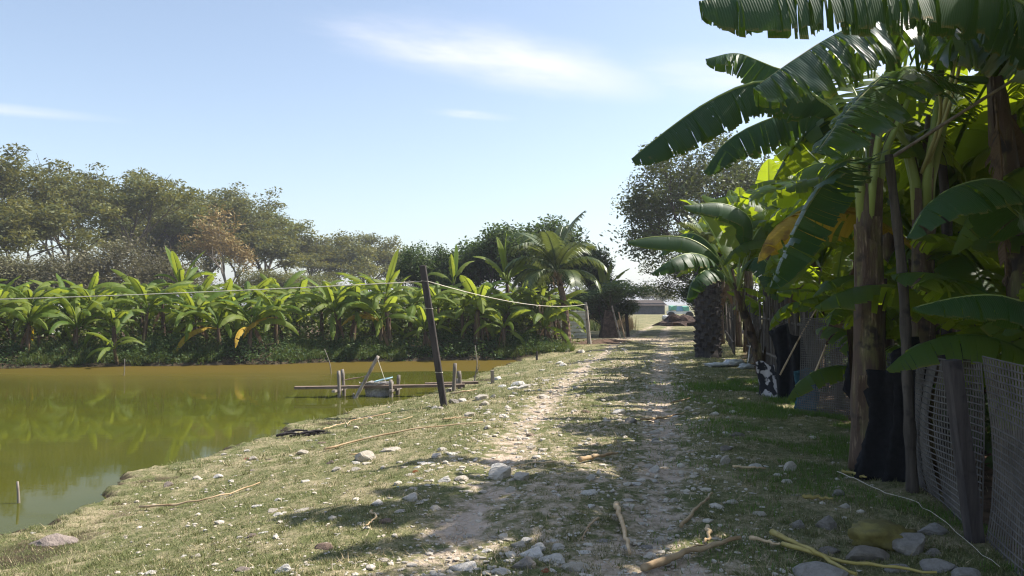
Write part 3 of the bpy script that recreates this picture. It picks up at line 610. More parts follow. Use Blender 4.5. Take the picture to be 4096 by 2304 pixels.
def leaf_cloud(rg, centers, per, rad, size, aspect=.5, up=.6, zmin=None, hang=0.0):
    c = np.repeat(np.array([t[:] for t in centers]), per, 0); n = len(c)
    off = rg.normal(0, 1, (n, 3)); off /= np.maximum(1, np.linalg.norm(off, axis=1) / 1.6)[:, None]
    p = c + off * np.array(rad); p[:, 2] -= hang * np.abs(off[:, 0] * off[:, 1])
    ctone = np.repeat(np.clip(rg.normal(.42, .27, len(centers)), 0, 1), per)
    d = rg.normal(0, 1, (n, 3)); d[:, 2] *= .55; d /= np.linalg.norm(d, axis=1)[:, None]
    nn = rg.normal(0, 1, (n, 3)); nn[:, 2] = np.abs(nn[:, 2]) + up; s = np.cross(nn, d); s /= np.linalg.norm(s, axis=1)[:, None] + 1e-9
    L = (size * rg.uniform(.6, 1.3, n))[:, None]; w = L * aspect
    V = np.empty((n * 4, 3)); V[0::4] = p - d * L * .5; V[1::4] = p + s * w * .5; V[2::4] = p + d * L * .5; V[3::4] = p - s * w * .5
    if zmin is not None: V[:, 2] = np.maximum(V[:, 2], zmin)
    tone = np.clip(ctone + rg.normal(0, .14, n) + .10 * off[:, 2], 0, 1)
    return V, np.arange(n * 4).reshape(n, 4), np.repeat(tone, 4)
def tree_kind(seed, H, spread, trunk_h, levels, r0, per, rad, size, aspect, keep=1.0, **k):
    rng = random.Random(seed); rg = np.random.default_rng(seed)
    leafup = k.pop('leafup', .6); hang = k.pop('hang', 0.0)
    tubes, tips = skeleton(rng, H, spread, trunk_h, levels, r0, **k)
    mb = MB()
    for pts, rr, lev in tubes: mb.tube(pts, rr, 7 if lev == 0 else (5 if lev < 3 else 3), cap=lev == 0)
    tips = [t for t in tips if rng.random() < keep]
    V, Fc, tone = leaf_cloud(rg, tips, per, rad, size, aspect, leafup, .1, hang)
    return mb.mesh('trunk', True), np_mesh('crown', V, Fc, {'tone': tone})
def place_tree(name, kind, loc, s, rz, bark, fol, label, group=None, cat='tree', sz=None):
    root = empty(name, loc, label, cat, group, (0, 0, rz)); root.scale = (s, s, sz or s)
    link('trunk', mat_copy(kind[0], M[bark]), None, root); link('crown', mat_copy(kind[1], M[fol]), None, root); return root
def build_trees():
    ROW = [tree_kind(100 + i, 13.0, 6.5, 3.6, 4, .30, 46, (.56, .56, .19), .34, .42, .80, kids=(3, 4), ang=(22, 50), shrink=.74, up=.30, multi=(1 if i != 1 else 2)) for i in range(4)]
    rng = random.Random(21)
    lab = 'tall feathery tree in the row behind the far banana plants'; grp = 'row of tall trees behind the far bananas'
    TL = ['tallest spreading feathery tree', 'broad feathery tree above the white hut', 'feathery tree with bare lower boughs', 'feathery tree under the thin emergent top', 'dense feathery tree left of the orange one', 'feathery tree directly behind the orange one', 'feathery tree right of the orange one', 'back feathery tree seen through the boughs', 'feathery tree rising above the orange crown', 'back feathery tree between the two tallest', 'lower feathery tree next to the olive bushes', 'lowest feathery tree nearest the domed tree']
    # photo x of the crown, photo y of its top, distance
    for i, (x4, top, d, s, k) in enumerate(((-330, 560, 66, 1.0, 0), (20, 575, 68, 1.0, 1), (400, 640, 74, 1.0, 2), (240, 650, 84, 1, 3), (660, 690, 82, 1.05, 0), (880, 740, 90, 1.1, 1), (1050, 790, 94, 1.15, 3), (620, 740, 105, 1.1, 2), (800, 720, 98, 1.05, 3), (-150, 600, 86, 1, 2), (1190, 850, 100, 1.15, 0), (1300, 920, 110, 1.2, 2))):
        h = P(x4, top + 22, d).z - .1; q = P(x4, 1200, d); f = h / 13.0
        place_tree('feathery_tree', ROW[k], Vector((q.x, d, .1)), f * 1.02 * s, rng.uniform(0, 6.28), 'bark', 'fol_row', TL[i] + ' in the tall row behind the far bananas', None, sz=f)
    q = P(270, 1200, 92); top = P(270, 625, 92).z
    bare = tree_kind(131, 13, 3.0, 5, 4, .2, 12, (.6, .6, .35), .35, .4, .6, kids=(2, 3), ang=(15, 35), up=.5)
    place_tree('emergent_tree', bare, Vector((q.x, 92, 0)), top / 13, 1.0, 'bark', 'fol_dull', 'thin sparse tree top rising above the row of tall trees')
    o = tree_kind(132, 9, 3.4, 3, 4, .18, 22, (.55, .55, .25), .30, .4, .9, kids=(3, 3), ang=(20, 45), up=.35)
    q = P(905, 1200, 80); place_tree('orange_tree', o, Vector((q.x, 80, 0)), (P(905, 835, 80).z) / 9, .4, 'bark_pale', 'fol_orange', 'tree with rusty orange leaves in front of the green row')
    dull = [tree_kind(140 + i, 6.0, 4.0, 1.0, 4, .14, 26, (.5, .5, .4), .20, .5, .95, kids=(3, 4), ang=(25, 60), up=.15, multi=3) for i in range(2)]
    for x4, top, d, k in ((430, 960, 56, 0), (120, 1010, 54, 1), (640, 1040, 60, 1), (-150, 980, 56, 0)):
        q = P(x4, 1200, d); h = P(x4, top, d).z
        place_tree('bushy_tree', dull[k], Vector((q.x, d, 0)), h / 6.0 * 1.1, rng.uniform(0, 6), 'bark_pale', 'fol_dull', 'low grey brown twiggy tree below the tall row', 'low twiggy trees below the row', sz=h / 6.0)
    for x4, top, d in ((1080, 1075, 78), (1240, 1085, 80)):
        q = P(x4, 1200, d); h = P(x4, top, d).z
        place_tree('bushy_tree', dull[1], Vector((q.x, d, 0)), h / 6.0 * 1.1, rng.uniform(0, 6), 'bark_pale', 'fol_row', 'olive bushy tree right of the orange leaved tree', 'olive bushes beside the orange tree', sz=h / 6.0)
    dome = tree_kind(150, 10.5, 6.6, 3.0, 4, .35, 50, (.72, .72, .36), .36, .5, .9, kids=(3, 4), ang=(25, 60), up=.18)
    q = P(1480, 1200, 105); place_tree('domed_tree', dome, Vector((q.x, 105, 0)), P(1480, 930, 105).z / 10.5 * 1.0, 0, 'bark', 'fol_row', 'broad domed grey green tree standing apart right of the row', sz=P(1480, 930, 105).z / 10.5)
    q = P(1600, 1200, 110); place_tree('domed_tree', dome, Vector((q.x, 112, 0)), .62, 2, 'bark', 'fol_row', 'smaller domed tree right of the broad domed tree', sz=P(1600, 1010, 112).z / 10.5)
    # broad leaved trees behind the bananas beside the palm
    gv = [tree_kind(160 + i, 6.2, 2.6, 1.3, 4, .13, 34, (.36, .36, .34), .21, .5, .95, kids=(3, 4), ang=(18, 50), up=.45, multi=2, leafup=.2) for i in range(3)]
    for x4, top, d, k, s, lab in ((1750, 990, 41, 0, .85, 'small glossy broad leaved tree between domed tree and taller shrubs'), (1965, 915, 42, 1, 1, 'glossy dark broad leaved tree with upright shoots behind the leaning post'), (2190, 885, 43, 2, 1.1, 'dark broad leaved tree behind the coconut palm crown'), (2345, 985, 46, 0, .72, 'dark broad leaved tree right of the coconut palm'), (2420, 1130, 41, 1, .62, 'dense low dark bush behind the thin fence post')):
        q = P(x4, 1200, d); h = P(x4, top, d).z
        place_tree('broadleaf_tree', gv[k], Vector((q.x, d, 0)), h / 6.2 * s if h > 4 else .75, k * 2.0 + 1, 'bark', 'fol_guava', lab, sz=h / 6.2)
    # the big dark tree on the right of the track
    big = tree_kind(170, 11.0, 5.6, 2.4, 5, .38, 26, (.42, .42, .30), .24, .45, .85, kids=(3, 4), ang=(25, 60), up=.14, shrink=.76, leafup=.3, hang=.3)
    q = P(2880, 1200, 46); place_tree('shade_tree', big, Vector((11.6, 45, 0)), P(2880, 555, 45).z / 11.0 * .98, 0.7, 'bark', 'fol_dark', 'big dark drooping tree overhanging the track beyond the bananas', sz=P(2880, 555, 45).z / 11.0)
    q = P(2700, 1200, 55); place_tree('shade_tree', big, Vector((11.4, 47.5, 0)), .72, 3.0, 'bark', 'fol_dark', 'lower dark tree behind the big drooping tree', sz=.70)
    place_tree('shade_tree', big, Vector((21, 52, 0)), .95, 2.0, 'bark', 'fol_dark', 'dark tree right of the big drooping tree, seen between banana leaves', sz=.95)
    yb = tree_kind(180, 3.6, 1.5, .6, 4, .08, 30, (.26, .26, .26), .13, .5, .9, kids=(3, 4), ang=(20, 50), up=.4, multi=3, leafup=.2)
    place_tree('hedge_bush', yb, Vector((10.9, 44.5, 0)), .95, 0, 'bark', 'fol_weed', 'yellow green leafy bush at the track edge under the dark tree', cat='bush')
    place_tree('hedge_bush', yb, Vector((5.1, 41.6, 0)), .62, 4, 'bark', 'fol_guava', 'leafy shrub growing over the dark shadow wedge', cat='bush')
    place_tree('hedge_bush', yb, Vector((9.9, 38.0, 0)), .8, 2, 'bark', 'fol_weed', 'yellow green bush beside the thick palm trunk', cat='bush')
    # the far end of the track
    g2 = 'far trees closing the end of the track'
    for x, y, s in ((2, 150, .75), (14, 165, .7), (27, 158, .85), (40, 175, .9), (-12, 170, .8), (55, 150, .9), (8, 210, .9), (24, 220, 1.0), (70, 140, .9), (-30, 200, .9), (45, 95, .7), (60, 105, .8)):
        place_tree('far_tree', ROW[int(x + 90) % 4] if int(y) % 2 else dome, Vector((x, y, 0)), s * .72, x, 'bark', 'fol_row', 'hazy tree closing the far end of the track', g2, sz=s * .58)
build_trees()
# ================================================================== BANANA PLANTS
def leaf_geo(pts, width, seed, a0=-10, a1=-45, tear=.6, nstrip=22, ncross=4, pet=.14, jit=14, wl=1.0, wr=1.0, roll=0.0, rib=.022, S=None, along=2, tip=.75):
    """one leaf: arching midrib and two blades torn into strips. Returns blade arrays and rib arrays."""
    rg = np.random.default_rng(seed); n = 60
    Cv = catmull(pts, n); seg = np.linalg.norm(np.diff(Cv, axis=0), axis=1); Ltot = seg.sum()
    T = np.gradient(Cv, axis=0); T /= np.linalg.norm(T, axis=1)[:, None]
    if S is None:
        pl = Cv[-1] - Cv[0]; pl[2] = 0
        if np.linalg.norm(pl) < 1e-3: pl = np.array([1.0, 0, 0])
        S = np.cross(pl / np.linalg.norm(pl), [0, 0, 1])
    S = np.asarray(S, float)
    Sd = S[None] - T * (T @ S)[:, None]; Sd /= np.linalg.norm(Sd, axis=1)[:, None]
    Nn = np.cross(Sd, T)
    if roll:
        c, s = math.cos(R(roll)), math.sin(R(roll)); Sd, Nn = Sd * c + Nn * s, Nn * c - Sd * s
    st = np.linspace(0, 1, n)
    def samp(A, s): return np.stack([np.interp(s, st, A[:, k]) for k in range(3)], -1)
    V = []; Fc = []; UV = []; base = 0
    for side, wf in ((1, wl), (-1, wr)):
        cuts = [pet]
        while cuts[-1] < 1:
            cuts.append(cuts[-1] + (1 - pet) / nstrip * rg.choice([.5, .8, 1.0, 1.5, 2.0], p=[.2, .25, .25, .2, .1]))
        cuts[-1] = 1.0
        ja = 0.0
        for a, b in zip(cuts[:-1], cuts[1:]):
            if b - a < 1e-4: continue
            torn = rg.uniform() < tear
            ja = ja * .4 + (rg.normal(0, jit) if torn else rg.normal(0, jit * .15))
            curl = rg.normal(0, jit * .8) if torn else 0
            gap = (b - a) * (rg.uniform(.02, .20) if torn else 0)
            shrt = 1 - (rg.uniform(0, .13) if torn else rg.uniform(0, .05))
            w_ = np.linspace(0, 1, ncross + 1); m = along + 1
            ss = np.linspace(a, b, m)
            t = np.clip((ss - pet) / (1 - pet), 0, 1)
            Wd = width * wf * np.minimum(1, np.sqrt(np.clip(t / .16, 0, 1)) ) * np.power(np.clip(1 - np.power(np.clip((t - .45) / .55, 0, 1), 2.3), 0, 1), tip) * shrt
            Wd = Wd * (1 - (rg.uniform(0, .10, m) if torn else rg.uniform(0, .012, m)))
            Wd = np.maximum(Wd, .01)
            grid = np.zeros((m, ncross + 1, 3)); uvg = np.zeros((m, ncross + 1, 2))
            pos_ang = np.cumsum(np.r_[0, np.radians(a0 + ja + (a1 + curl) * (w_[:-1] + .5 / ncross))] * 0) if False else None
            ang = np.radians(a0 + ja + (a1 + curl) * w_)
            cx = np.r_[0, np.cumsum((np.cos(ang[:-1]) + np.cos(ang[1:])) / 2 / ncross)]; cz = np.r_[0, np.cumsum((np.sin(ang[:-1]) + np.sin(ang[1:])) / 2 / ncross)]
            mid = (a + b) / 2
            for j in range(ncross + 1):
                sj = mid + (ss - mid) * (1 - gap / (b - a) * w_[j]) + .10 * w_[j] ** 1.3 * (width / Ltot)
                sj = np.minimum(sj, 1.02)
                q = samp(Cv, sj); sd = samp(Sd, sj); nn = samp(Nn, sj)
                corr = .012 * math.sin(j * 1.1) * (1 if torn else .3) * np.sin(np.linspace(0, 3.14, m))
                grid[:, j] = q + sd * (side * cx[j] * Wd)[:, None] + nn * (cz[j] * Wd + corr)[:, None]
                uvg[:, j, 0] = sj * Ltot; uvg[:, j, 1] = side * w_[j] * shrt
            V.append(grid.reshape(-1, 3)); UV.append(uvg.reshape(-1, 2)); idx = np.arange(m * (ncross + 1)).reshape(m, ncross + 1) + base; base += m * (ncross + 1)
            Fc.append(np.stack([idx[:-1, :-1].ravel(), idx[1:, :-1].ravel(), idx[1:, 1:].ravel(), idx[:-1, 1:].ravel()], 1))
    blade = (np.vstack(V), np.vstack(Fc), np.vstack(UV))
    mb = MB(); k = 16; s = np.linspace(0, .985, k); c = samp(Cv, s); nn = samp(Nn, s)
    rr = [rib * (1.25 * (1 - q) + .12) for q in s]
    mb.tube([c[i] - nn[i] * rr[i] * .55 for i in range(k)], rr, 5)
    return blade, mb
def leaf_mesh(name, *a, two=False, **k):
    (V, Fc, UV), mb = leaf_geo(*a, **k)
    if two: return np_mesh(name, V, Fc, uv=UV, smooth=True), mb
    rv = np.array(mb.v); rf = [f for f in mb.f if len(f) == 4]
    Vv = np.vstack([V, rv]); Ff = np.vstack([Fc, np.array(rf) + len(V)]); uv = np.vstack([UV, np.zeros((len(rv), 2))])
    return np_mesh(name, Vv, Ff, uv=uv, matidx=np.r_[np.zeros(len(Fc)), np.ones(len(rf))], smooth=True)
def arc(e0, e1, L=1.0, n=9, pw=1.3):
    p = Vector((0, 0, 0)); out = [p.copy()]
    for i in range(n):
        e = R(e0 + (e1 - e0) * ((i + .5) / n) ** pw); p = p + Vector((math.cos(e), 0, math.sin(e))) * (L / n); out.append(p.copy())
    return out
SHAPES = {'spear': (86, 72, 25, -30, .1), 'up': (70, 18, -4, -45, .45), 'mid': (66, -12, -12, -45, .6), 'arch': (64, -45, -14, -45, .65), 'low': (45, -70, -20, -45, .75), 'hang': (10, -82, -28, -40, .8), 'skirt': (-50, -89, -68, -15, .95)}
LV = {}
def leaf_variants():
    sd = 300
    for res, nst, nc, w in (('near', 20, 4, .175), ('far', 14, 3, .118)):
        for nm, (e0, e1, a0, a1, tear) in SHAPES.items():
            LV[res, nm] = []
            for k in range(3 if res == 'near' else 3):
                sd += 1; jj = (sd * 7 % 11 - 5)
                LV[res, nm].append(leaf_mesh('leaf', arc(e0 + jj * .6, e1 + jj * 2), w, sd, a0=a0, a1=a1, tear=tear * (1 if res == 'near' else .6), nstrip=nst, ncross=nc, pet=.16, jit=13 if res == 'near' else 9, rib=.012, along=1))
leaf_variants()
def stem_mesh(h, r, seed, lean=(0, 0), n=9):
    rng = random.Random(seed); mb = MB(); k = 12; pts = []; rad = []
    for i in range(k):
        t = i / (k - 1); pts.append(Vector((lean[0] * t ** 1.3 * h, lean[1] * t ** 1.3 * h, -.08 + (h + .08) * t))); rad.append(r * (1.12 - .45 * t + (.10 if i == 0 else 0) + rng.uniform(-.03, .03)) * (1 if i < k - 2 else (.80 if i == k - 2 else .38)))
    mb.tube(pts, rad, n, wob=.05, rng=rng)
    for i in range(16 if n > 9 else 7):                       # overlapping leaf sheaths peeling from the stem
        t = rng.uniform(.12, .95); a = rng.uniform(0, 6.28); c = Vector((lean[0] * t ** 1.3 * h, lean[1] * t ** 1.3 * h, h * t)); rr = r * (1.14 - .45 * t)
        vs = []
        for j in range(5):
            for s in (-1, 1):
                q = j / 4; an = a + s * .55 * (1 - q * .55); ro = rr * (1.03 + .25 * q * q)
                vs.append(c + Vector((math.cos(an) * ro, math.sin(an) * ro, q * h * .22 * rng.uniform(.95, 1.05) - h * .1)))
        mb.add(vs, [(2 * j, 2 * j + 1, 2 * j + 3, 2 * j + 2) for j in range(4)])
    return mb.mesh('pseudostem', True)
def banana_plant(loc, h, L, seed, label, group, res='near', nleaf=9, r=.1, lean=None, yellow=0, skirt=0, mat=None, plan=None, name='banana_plant'):
    rng = random.Random(seed); lean = lean or (rng.uniform(-.12, .12), rng.uniform(-.12, .12))
    root = empty(name, loc, label, 'banana plant', group)
    link('pseudostem', stem_mesh(h, r, seed, lean, 9 if res == 'near' else 7), M['stem'], root)
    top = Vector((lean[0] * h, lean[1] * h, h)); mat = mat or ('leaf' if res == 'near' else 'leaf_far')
    plan = plan or (['spear'] + ['up'] * 2 + ['mid'] * 3 + ['arch'] * 3 + ['low'] * 2)[:nleaf]
    az = rng.uniform(0, 6.28)
    for i, nm in enumerate(plan):
        az += 2.4 + rng.uniform(-.35, .35); me = rng.choice(LV[res, nm]); m_ = mat; rb = 'rib'
        lb = None
        if i >= len(plan) - yellow: m_ = 'leaf_yellow'; rb = 'rib_pale'; lb = 'yellowed old leaf'
        key = me.name + m_
        if key not in _mc:
            c = me.copy(); c.materials.clear(); c.materials.append(M[m_]); c.materials.append(M[rb]); _mc[key] = c
        s = L * rng.uniform(.8, 1.12)
        o = link('leaf', _mc[key], None, root, top + Vector((math.cos(az), math.sin(az), 0)) * r * .25 + Vector((0, 0, -.03 * i * .5)), (rng.uniform(-.35, .35), rng.uniform(-.18, .18), az), (s, s * rng.uniform(.85, 1.15), s))
        if lb: o['label'] = lb
    for i in range(skirt):
        az += 1.9 + rng.uniform(-.4, .4); me = rng.choice(LV[res, 'skirt']); key = me.name + 'dry'
        if key not in _mc:
            c = me.copy(); c.materials.clear(); c.materials.append(M['leaf_dry']); c.materials.append(M['leaf_dry']); _mc[key] = c
        s = L * rng.uniform(.55, .8); t = rng.uniform(.75, 1)
        o = link('leaf', _mc[key], None, root, Vector((lean[0] * h, lean[1] * h, h * t)), (0, 0, az), (s, s * .5, s)); o['label'] = 'dry brown leaf hanging down the stem'
    return root
def far_bananas():
    rng = random.Random(77); i = 0
    g1 = 'banana plants along the far bank'; lab1 = 'green banana plant in the front row along the far bank'
    lab2 = 'banana plant in the rows behind the far bank'; g2 = 'banana plants in the rows behind'
    fy = lambda x: float(np.interp(x, farline[:, 0], farline[:, 1]))
    for row, (off, x0, x1, step) in enumerate(((1.3, -19.5, 1.2, 1.15), (2.9, -22, 2.0, 1.2), (4.9, -24, 2.2, 1.4), (7.4, -27, 2.0, 1.7))):
        x = x0
        while x < x1:
            xx = x + rng.uniform(-.4, .4); y = fy(xx) + off + rng.uniform(-.5, .5); i += 1
            h = rng.uniform(.70, 1.35) + .15 * row; L = rng.uniform(1.4, 1.9)
            u = 512 + F * xx / y
            yl = 1 if (row == 0 and rng.random() < .3) else 0
            lab, g = (lab1, g1) if row == 0 else (('banana plant in the %s row from the far water edge' % ('second', 'third', 'fourth')[row - 1]), 'far bananas, %s row' % ('second', 'third', 'fourth')[row - 1])
            if yl: lab, g = 'banana plant with a yellowed hanging leaf along the far bank', 'bananas with yellow leaves on the far bank'
            plan = rng.choice((['up', 'mid', 'mid', 'mid', 'arch', 'arch', 'arch', 'arch', 'low', 'low', 'low', 'hang'], ['mid', 'mid', 'mid', 'arch', 'arch', 'arch', 'arch', 'low', 'low', 'hang', 'hang', 'low'], ['mid', 'mid', 'mid', 'mid', 'arch', 'arch', 'arch', 'low', 'low', 'low', 'hang', 'hang']))
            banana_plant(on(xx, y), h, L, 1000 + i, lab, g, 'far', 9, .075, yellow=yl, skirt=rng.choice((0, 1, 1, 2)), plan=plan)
            x += step
    # singular ones
    banana_plant(on(P(690, 1300, 32).x, 33.0), 2.1, 1.6, 1901, 'tallest far banana plant with one upright leaf above the rest', None, 'far', plan=['spear', 'up', 'spear', 'mid', 'mid', 'arch', 'arch'])
    banana_plant(on(P(1555, 1300, 30.5).x, 30.8), 1.75, 1.7, 1902, 'tall banana plant with raised leaves left of the leaning post', None, 'far', plan=['spear', 'up', 'up', 'mid', 'mid', 'arch', 'arch', 'low', 'low'])
    banana_plant(on(P(1905, 1300, 31.2).x, 31.3), 1.5, 2.1, 1903, 'big spreading dark green banana plant right of the leaning post', None, 'far', r=.12, plan=['up', 'mid', 'mid', 'arch', 'arch', 'arch', 'low', 'low', 'low', 'arch'])
    banana_plant(on(P(2030, 1300, 34).x, 34.0), 2.3, 1.9, 1904, 'tall banana plant with an upright yellow green leaf left of the palm', None, 'far', r=.12, plan=['spear', 'spear', 'up', 'mid', 'mid', 'arch', 'arch'])
    banana_plant(on(P(1830, 1300, 35).x, 35.5), 2.3, 1.8, 1905, 'banana plant with a single tall spear leaf behind the spreading one', None, 'far', plan=['spear', 'up', 'mid', 'arch'])
    p = P(2440, 1340, 43); banana_plant(on(p.x, 43.5), 2.3, 1.7, 1906, 'small banana plant with a dry brown skirt beside the dark post', None, 'far', r=.16, skirt=6, plan=['spear', 'up', 'mid', 'mid', 'arch', 'arch', 'up'])
    q = P(455, 1440, 27.0); banana_plant(Vector((q.x, 27.25, gz(q.x, 27.25))), .55, 1.15, 1907, 'short banana sucker bending over the water of the far bank', None, 'far', r=.06, lean=(0, -.5), plan=['mid', 'arch', 'low', 'hang', 'arch', 'hang'])
    q = P(150, 1400, 27.6); banana_plant(on(q.x, 27.7), .45, .95, 1908, 'small banana sucker low on the far bank below the white hut', None, 'far', r=.05, plan=['up', 'mid', 'arch', 'low', 'hang'])
far_bananas()
def hero_leaf(root, pts, width, seed, mat='leaf', rib='rib', **k):
    w = [P(*p) - root.location for p in pts]
    k.setdefault('nstrip', 48); k.setdefault('ncross', 6)
    me, mb = leaf_mesh('leaf', w, width, seed, two=True, rib=k.pop('rib_r', .020), **k)
    o = link('leaf', me, M[mat], root)
    mb.build('midrib', M[rib], o, True); return o
def near_bananas():
    # ---- plant A: the thick stem wrapped in black cloth
    bA = on(3.34, 7.75); A = empty('banana_plant', bA, 'tall banana plant with thick brown stem behind black cloth and mesh fence', 'banana plant')
    topA = P(3475, 700, 7.75) - bA
    link('pseudostem', stem_mesh(topA.z + .05, .155, 501, ((topA.x) / topA.z, 0), 12), M['stem'], A)
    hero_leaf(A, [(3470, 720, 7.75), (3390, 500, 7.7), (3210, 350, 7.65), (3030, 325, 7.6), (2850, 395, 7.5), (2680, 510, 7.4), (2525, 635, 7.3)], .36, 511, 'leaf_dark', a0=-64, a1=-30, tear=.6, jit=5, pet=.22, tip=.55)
    hero_leaf(A, [(3480, 740, 7.9), (3400, 560, 8.1), (3250, 440, 8.3), (3050, 485, 8.4), (2900, 570, 8.5), (2815, 690, 8.5)], .36, 512, 'leaf_dark', a0=-58, a1=-34, tear=.7, jit=8, pet=.2, tip=.6)
    hero_leaf(A, [(3490, 720, 8.2), (3400, 430, 8.8), (3250, 320, 9.2), (3080, 262, 9.4), (2950, 212, 9.5), (2822, 236, 9.5)], .36, 513, 'leaf_dark', a0=-50, a1=-40, tear=.7, jit=10, pet=.3, tip=.5)
    hero_leaf(A, [(3470, 730, 7.6), (3430, 640, 7.2), (3350, 665, 6.9), (3250, 790, 6.7), (3160, 960, 6.65), (3080, 1150, 6.65)], .33, 514, 'leaf_dark', a0=-38, a1=-40, tear=.55, jit=9, pet=.12, S=(.74, .30, -.6), tip=.6)
    hero_leaf(A, [(3500, 720, 7.9), (3560, 520, 8.3), (3640, 380, 8.7), (3760, 330, 9.1), (3890, 420, 9.4)], .36, 515, a0=-15, a1=-40, tear=.7, pet=.2)
    hero_leaf(A, [(3480, 720, 7.9), (3460, 480, 8.3), (3380, 300, 8.9), (3260, 200, 9.5)], .33, 516, a0=5, a1=-30, tear=.5, pet=.2)
    # ---- plant B: second stem, carries the two glossy leaves
    bB = on(3.55, 7.0 + .55); bB = on(P(3690, 1500, 7.9).x, 7.9); B = empty('banana_plant', bB, 'banana plant carrying the big glossy sunlit leaves over the fence', 'banana plant')
    tB = P(3690, 690, 7.9) - bB
    link('pseudostem', stem_mesh(tB.z + .05, .12, 502, (tB.x / tB.z, 0), 12), M['stem'], B)
    hero_leaf(B, [(3700, 700, 7.85), (3800, 420, 7.4), (3850, 180, 6.7), (3790, 62, 6.2), (3600, 50, 6.0), (3450, 85, 5.9), (3300, 158, 5.82), (3150, 255, 5.76), (3015, 352, 5.7)], .50, 521, 'leaf_gloss', 'rib_pale', a0=-38, a1=-40, tear=.85, jit=10, pet=.40, nstrip=44, ncross=8, tip=.45, along=3, S=(-.34, .94, 0), rib_r=.015)
    hero_leaf(B, [(3700, 690, 7.85), (3800, 330, 7.4), (3850, 90, 6.8), (3950, 85, 6.3), (4100, 165, 6.1), (4260, 330, 5.9)], .46, 522, 'leaf_gloss', 'rib_pale', a0=-20, a1=-55, tear=.7, jit=7, pet=.36, nstrip=24, ncross=7, along=3)
    hero_leaf(B, [(3690, 690, 7.85), (3760, 480, 7.4), (3740, 320, 6.8), (3600, 268, 6.4), (3420, 410, 6.15), (3265, 612, 6.0)], .48, 523, 'leaf_gloss', 'rib_pale', a0=-14, a1=-32, tear=.9, jit=9, pet=.32, nstrip=36, ncross=8, along=3, tip=.45, wl=.4, S=(-.45, .88, .1), rib_r=.015)
    hero_leaf(B, [(3700, 690, 8), (3750, 480, 8.3), (3840, 340, 8.7), (3960, 330, 9.0), (4090, 450, 9.3)], .36, 524, a0=-15, a1=-45, tear=.7, pet=.2)
    hero_leaf(B, [(3690, 690, 8), (3640, 520, 8.4), (3560, 440, 9.0), (3440, 470, 9.6), (3330, 620, 10)], .34, 525, a0=-15, a1=-45, tear=.7, pet=.2)
    # ---- plant C: at the right border, gives the dark leaf along the top and the low dark leaves
    bC = on(4.75, 6.3); C_ = empty('banana_plant', bC, 'banana plant behind the nearest mesh panel with a dark leaf arching high over the track', 'banana plant')
    link('pseudostem', stem_mesh(2.5, .14, 503, (-.05, 0), 12), M['stem'], C_); tc = bC + Vector((-.12, 0, 2.5))
    def w2p(v):
        q = v - Vector((0, 0, CAM_Z)); fy = q.y; return q
    def hero_w(root, pts, width, seed, mat='leaf', rib='rib', **k):
        k.setdefault('nstrip', 34); k.setdefault('ncross', 6)
        me, mb = leaf_mesh('leaf', [Vector(p) - root.location for p in pts], width, seed, two=True, rib=.02, **k); o = link('leaf', me, M[mat], root); mb.build('midrib', M[rib], o, True)
    hero_w(C_, [tc, tc + Vector((-.2, -.2, .8)), P(3950, -60, 5.5), P(3550, -115, 5.2), P(3150, -70, 5.0), P(2795, 5, 4.9)], .42, 531, 'leaf_dark', a0=-62, a1=-30, tear=.7, jit=5, pet=.25, tip=.4, nstrip=70)
    hero_w(C_, [tc, P(4090, 860, 6.3), P(4000, 725, 6.1), P(3850, 735, 5.85), P(3720, 810, 5.7), P(3630, 950, 5.6)], .34, 532, 'leaf_dark', a0=-20, a1=-45, tear=.3, jit=7, pet=.2)
    hero_w(C_, [tc + Vector((0, 0, -.9)), P(4150, 1210, 5.7), P(3980, 1178, 5.6), P(3820, 1190, 5.5), P(3650, 1230, 5.4)], .24, 533, 'leaf_dark', a0=-40, a1=-40, tear=.3, jit=6, pet=.12)
    hero_w(C_, [tc, tc + Vector((.1, .4, .9)), tc + Vector((.2, 1.0, 1.3)), tc + Vector((.3, 1.8, 1.1))], .38, 534, a0=-15, a1=-45, tear=.6)
    hero_w(C_, [tc, tc + Vector((.6, -.2, .7)), tc + Vector((1.4, -.3, .9)), tc + Vector((2.2, -.4, .4))], .38, 535, a0=-15, a1=-45, tear=.6)
    hero_w(C_, [tc, tc + Vector((-.3, -.5, .9)), tc + Vector((-.7, -1.2, 1.3)), tc + Vector((-1.2, -2.0, 1.1)), tc + Vector((-1.5, -2.5, .6))], .40, 536, a0=-15, a1=-45, tear=.6)
    hero_w(C_, [tc, tc + Vector((.05, -.2, .9)), tc + Vector((.3, -.7, 1.7)), tc + Vector((.7, -1.3, 2.0))], .36, 537, a0=5, a1=-40, tear=.5)
    rp = random.Random(12)
    for root, tp, r_ in ((A, topA, .155), (B, tB, .12)):
        for i in range(7):                   # leaf stalks sheathing the top of the stem
            a = i * 2.4; o = Vector((math.cos(a), math.sin(a), 0)); c = tp + o * r_ * .42; mb = MB()
            mb.tube([c + Vector((0, 0, -.45)), c + Vector((0, 0, -.1)) + o * .02, c + o * .10 + Vector((0, 0, .25)), c + o * rp.uniform(.2, .34) + Vector((0, 0, rp.uniform(.5, .75)))], [.05, .045, .034, .022], 7); mb.build('leaf_stalk', M['stem'] if i % 3 == 0 else M['rib'], root, True)
    # ---- plant M: in front of the bamboo slats
    bM = on(P(3075, 1540, 16).x, 16.2); Mm = empty('banana_plant', bM, 'banana plant leaning over the track in front of the bamboo slat fence', 'banana plant')
    tM = P(2935, 1140, 16) - bM
    link('pseudostem', stem_mesh(tM.z + .04, .10, 504, (tM.x / tM.z, tM.y / tM.z), 10), M['stem'], Mm)
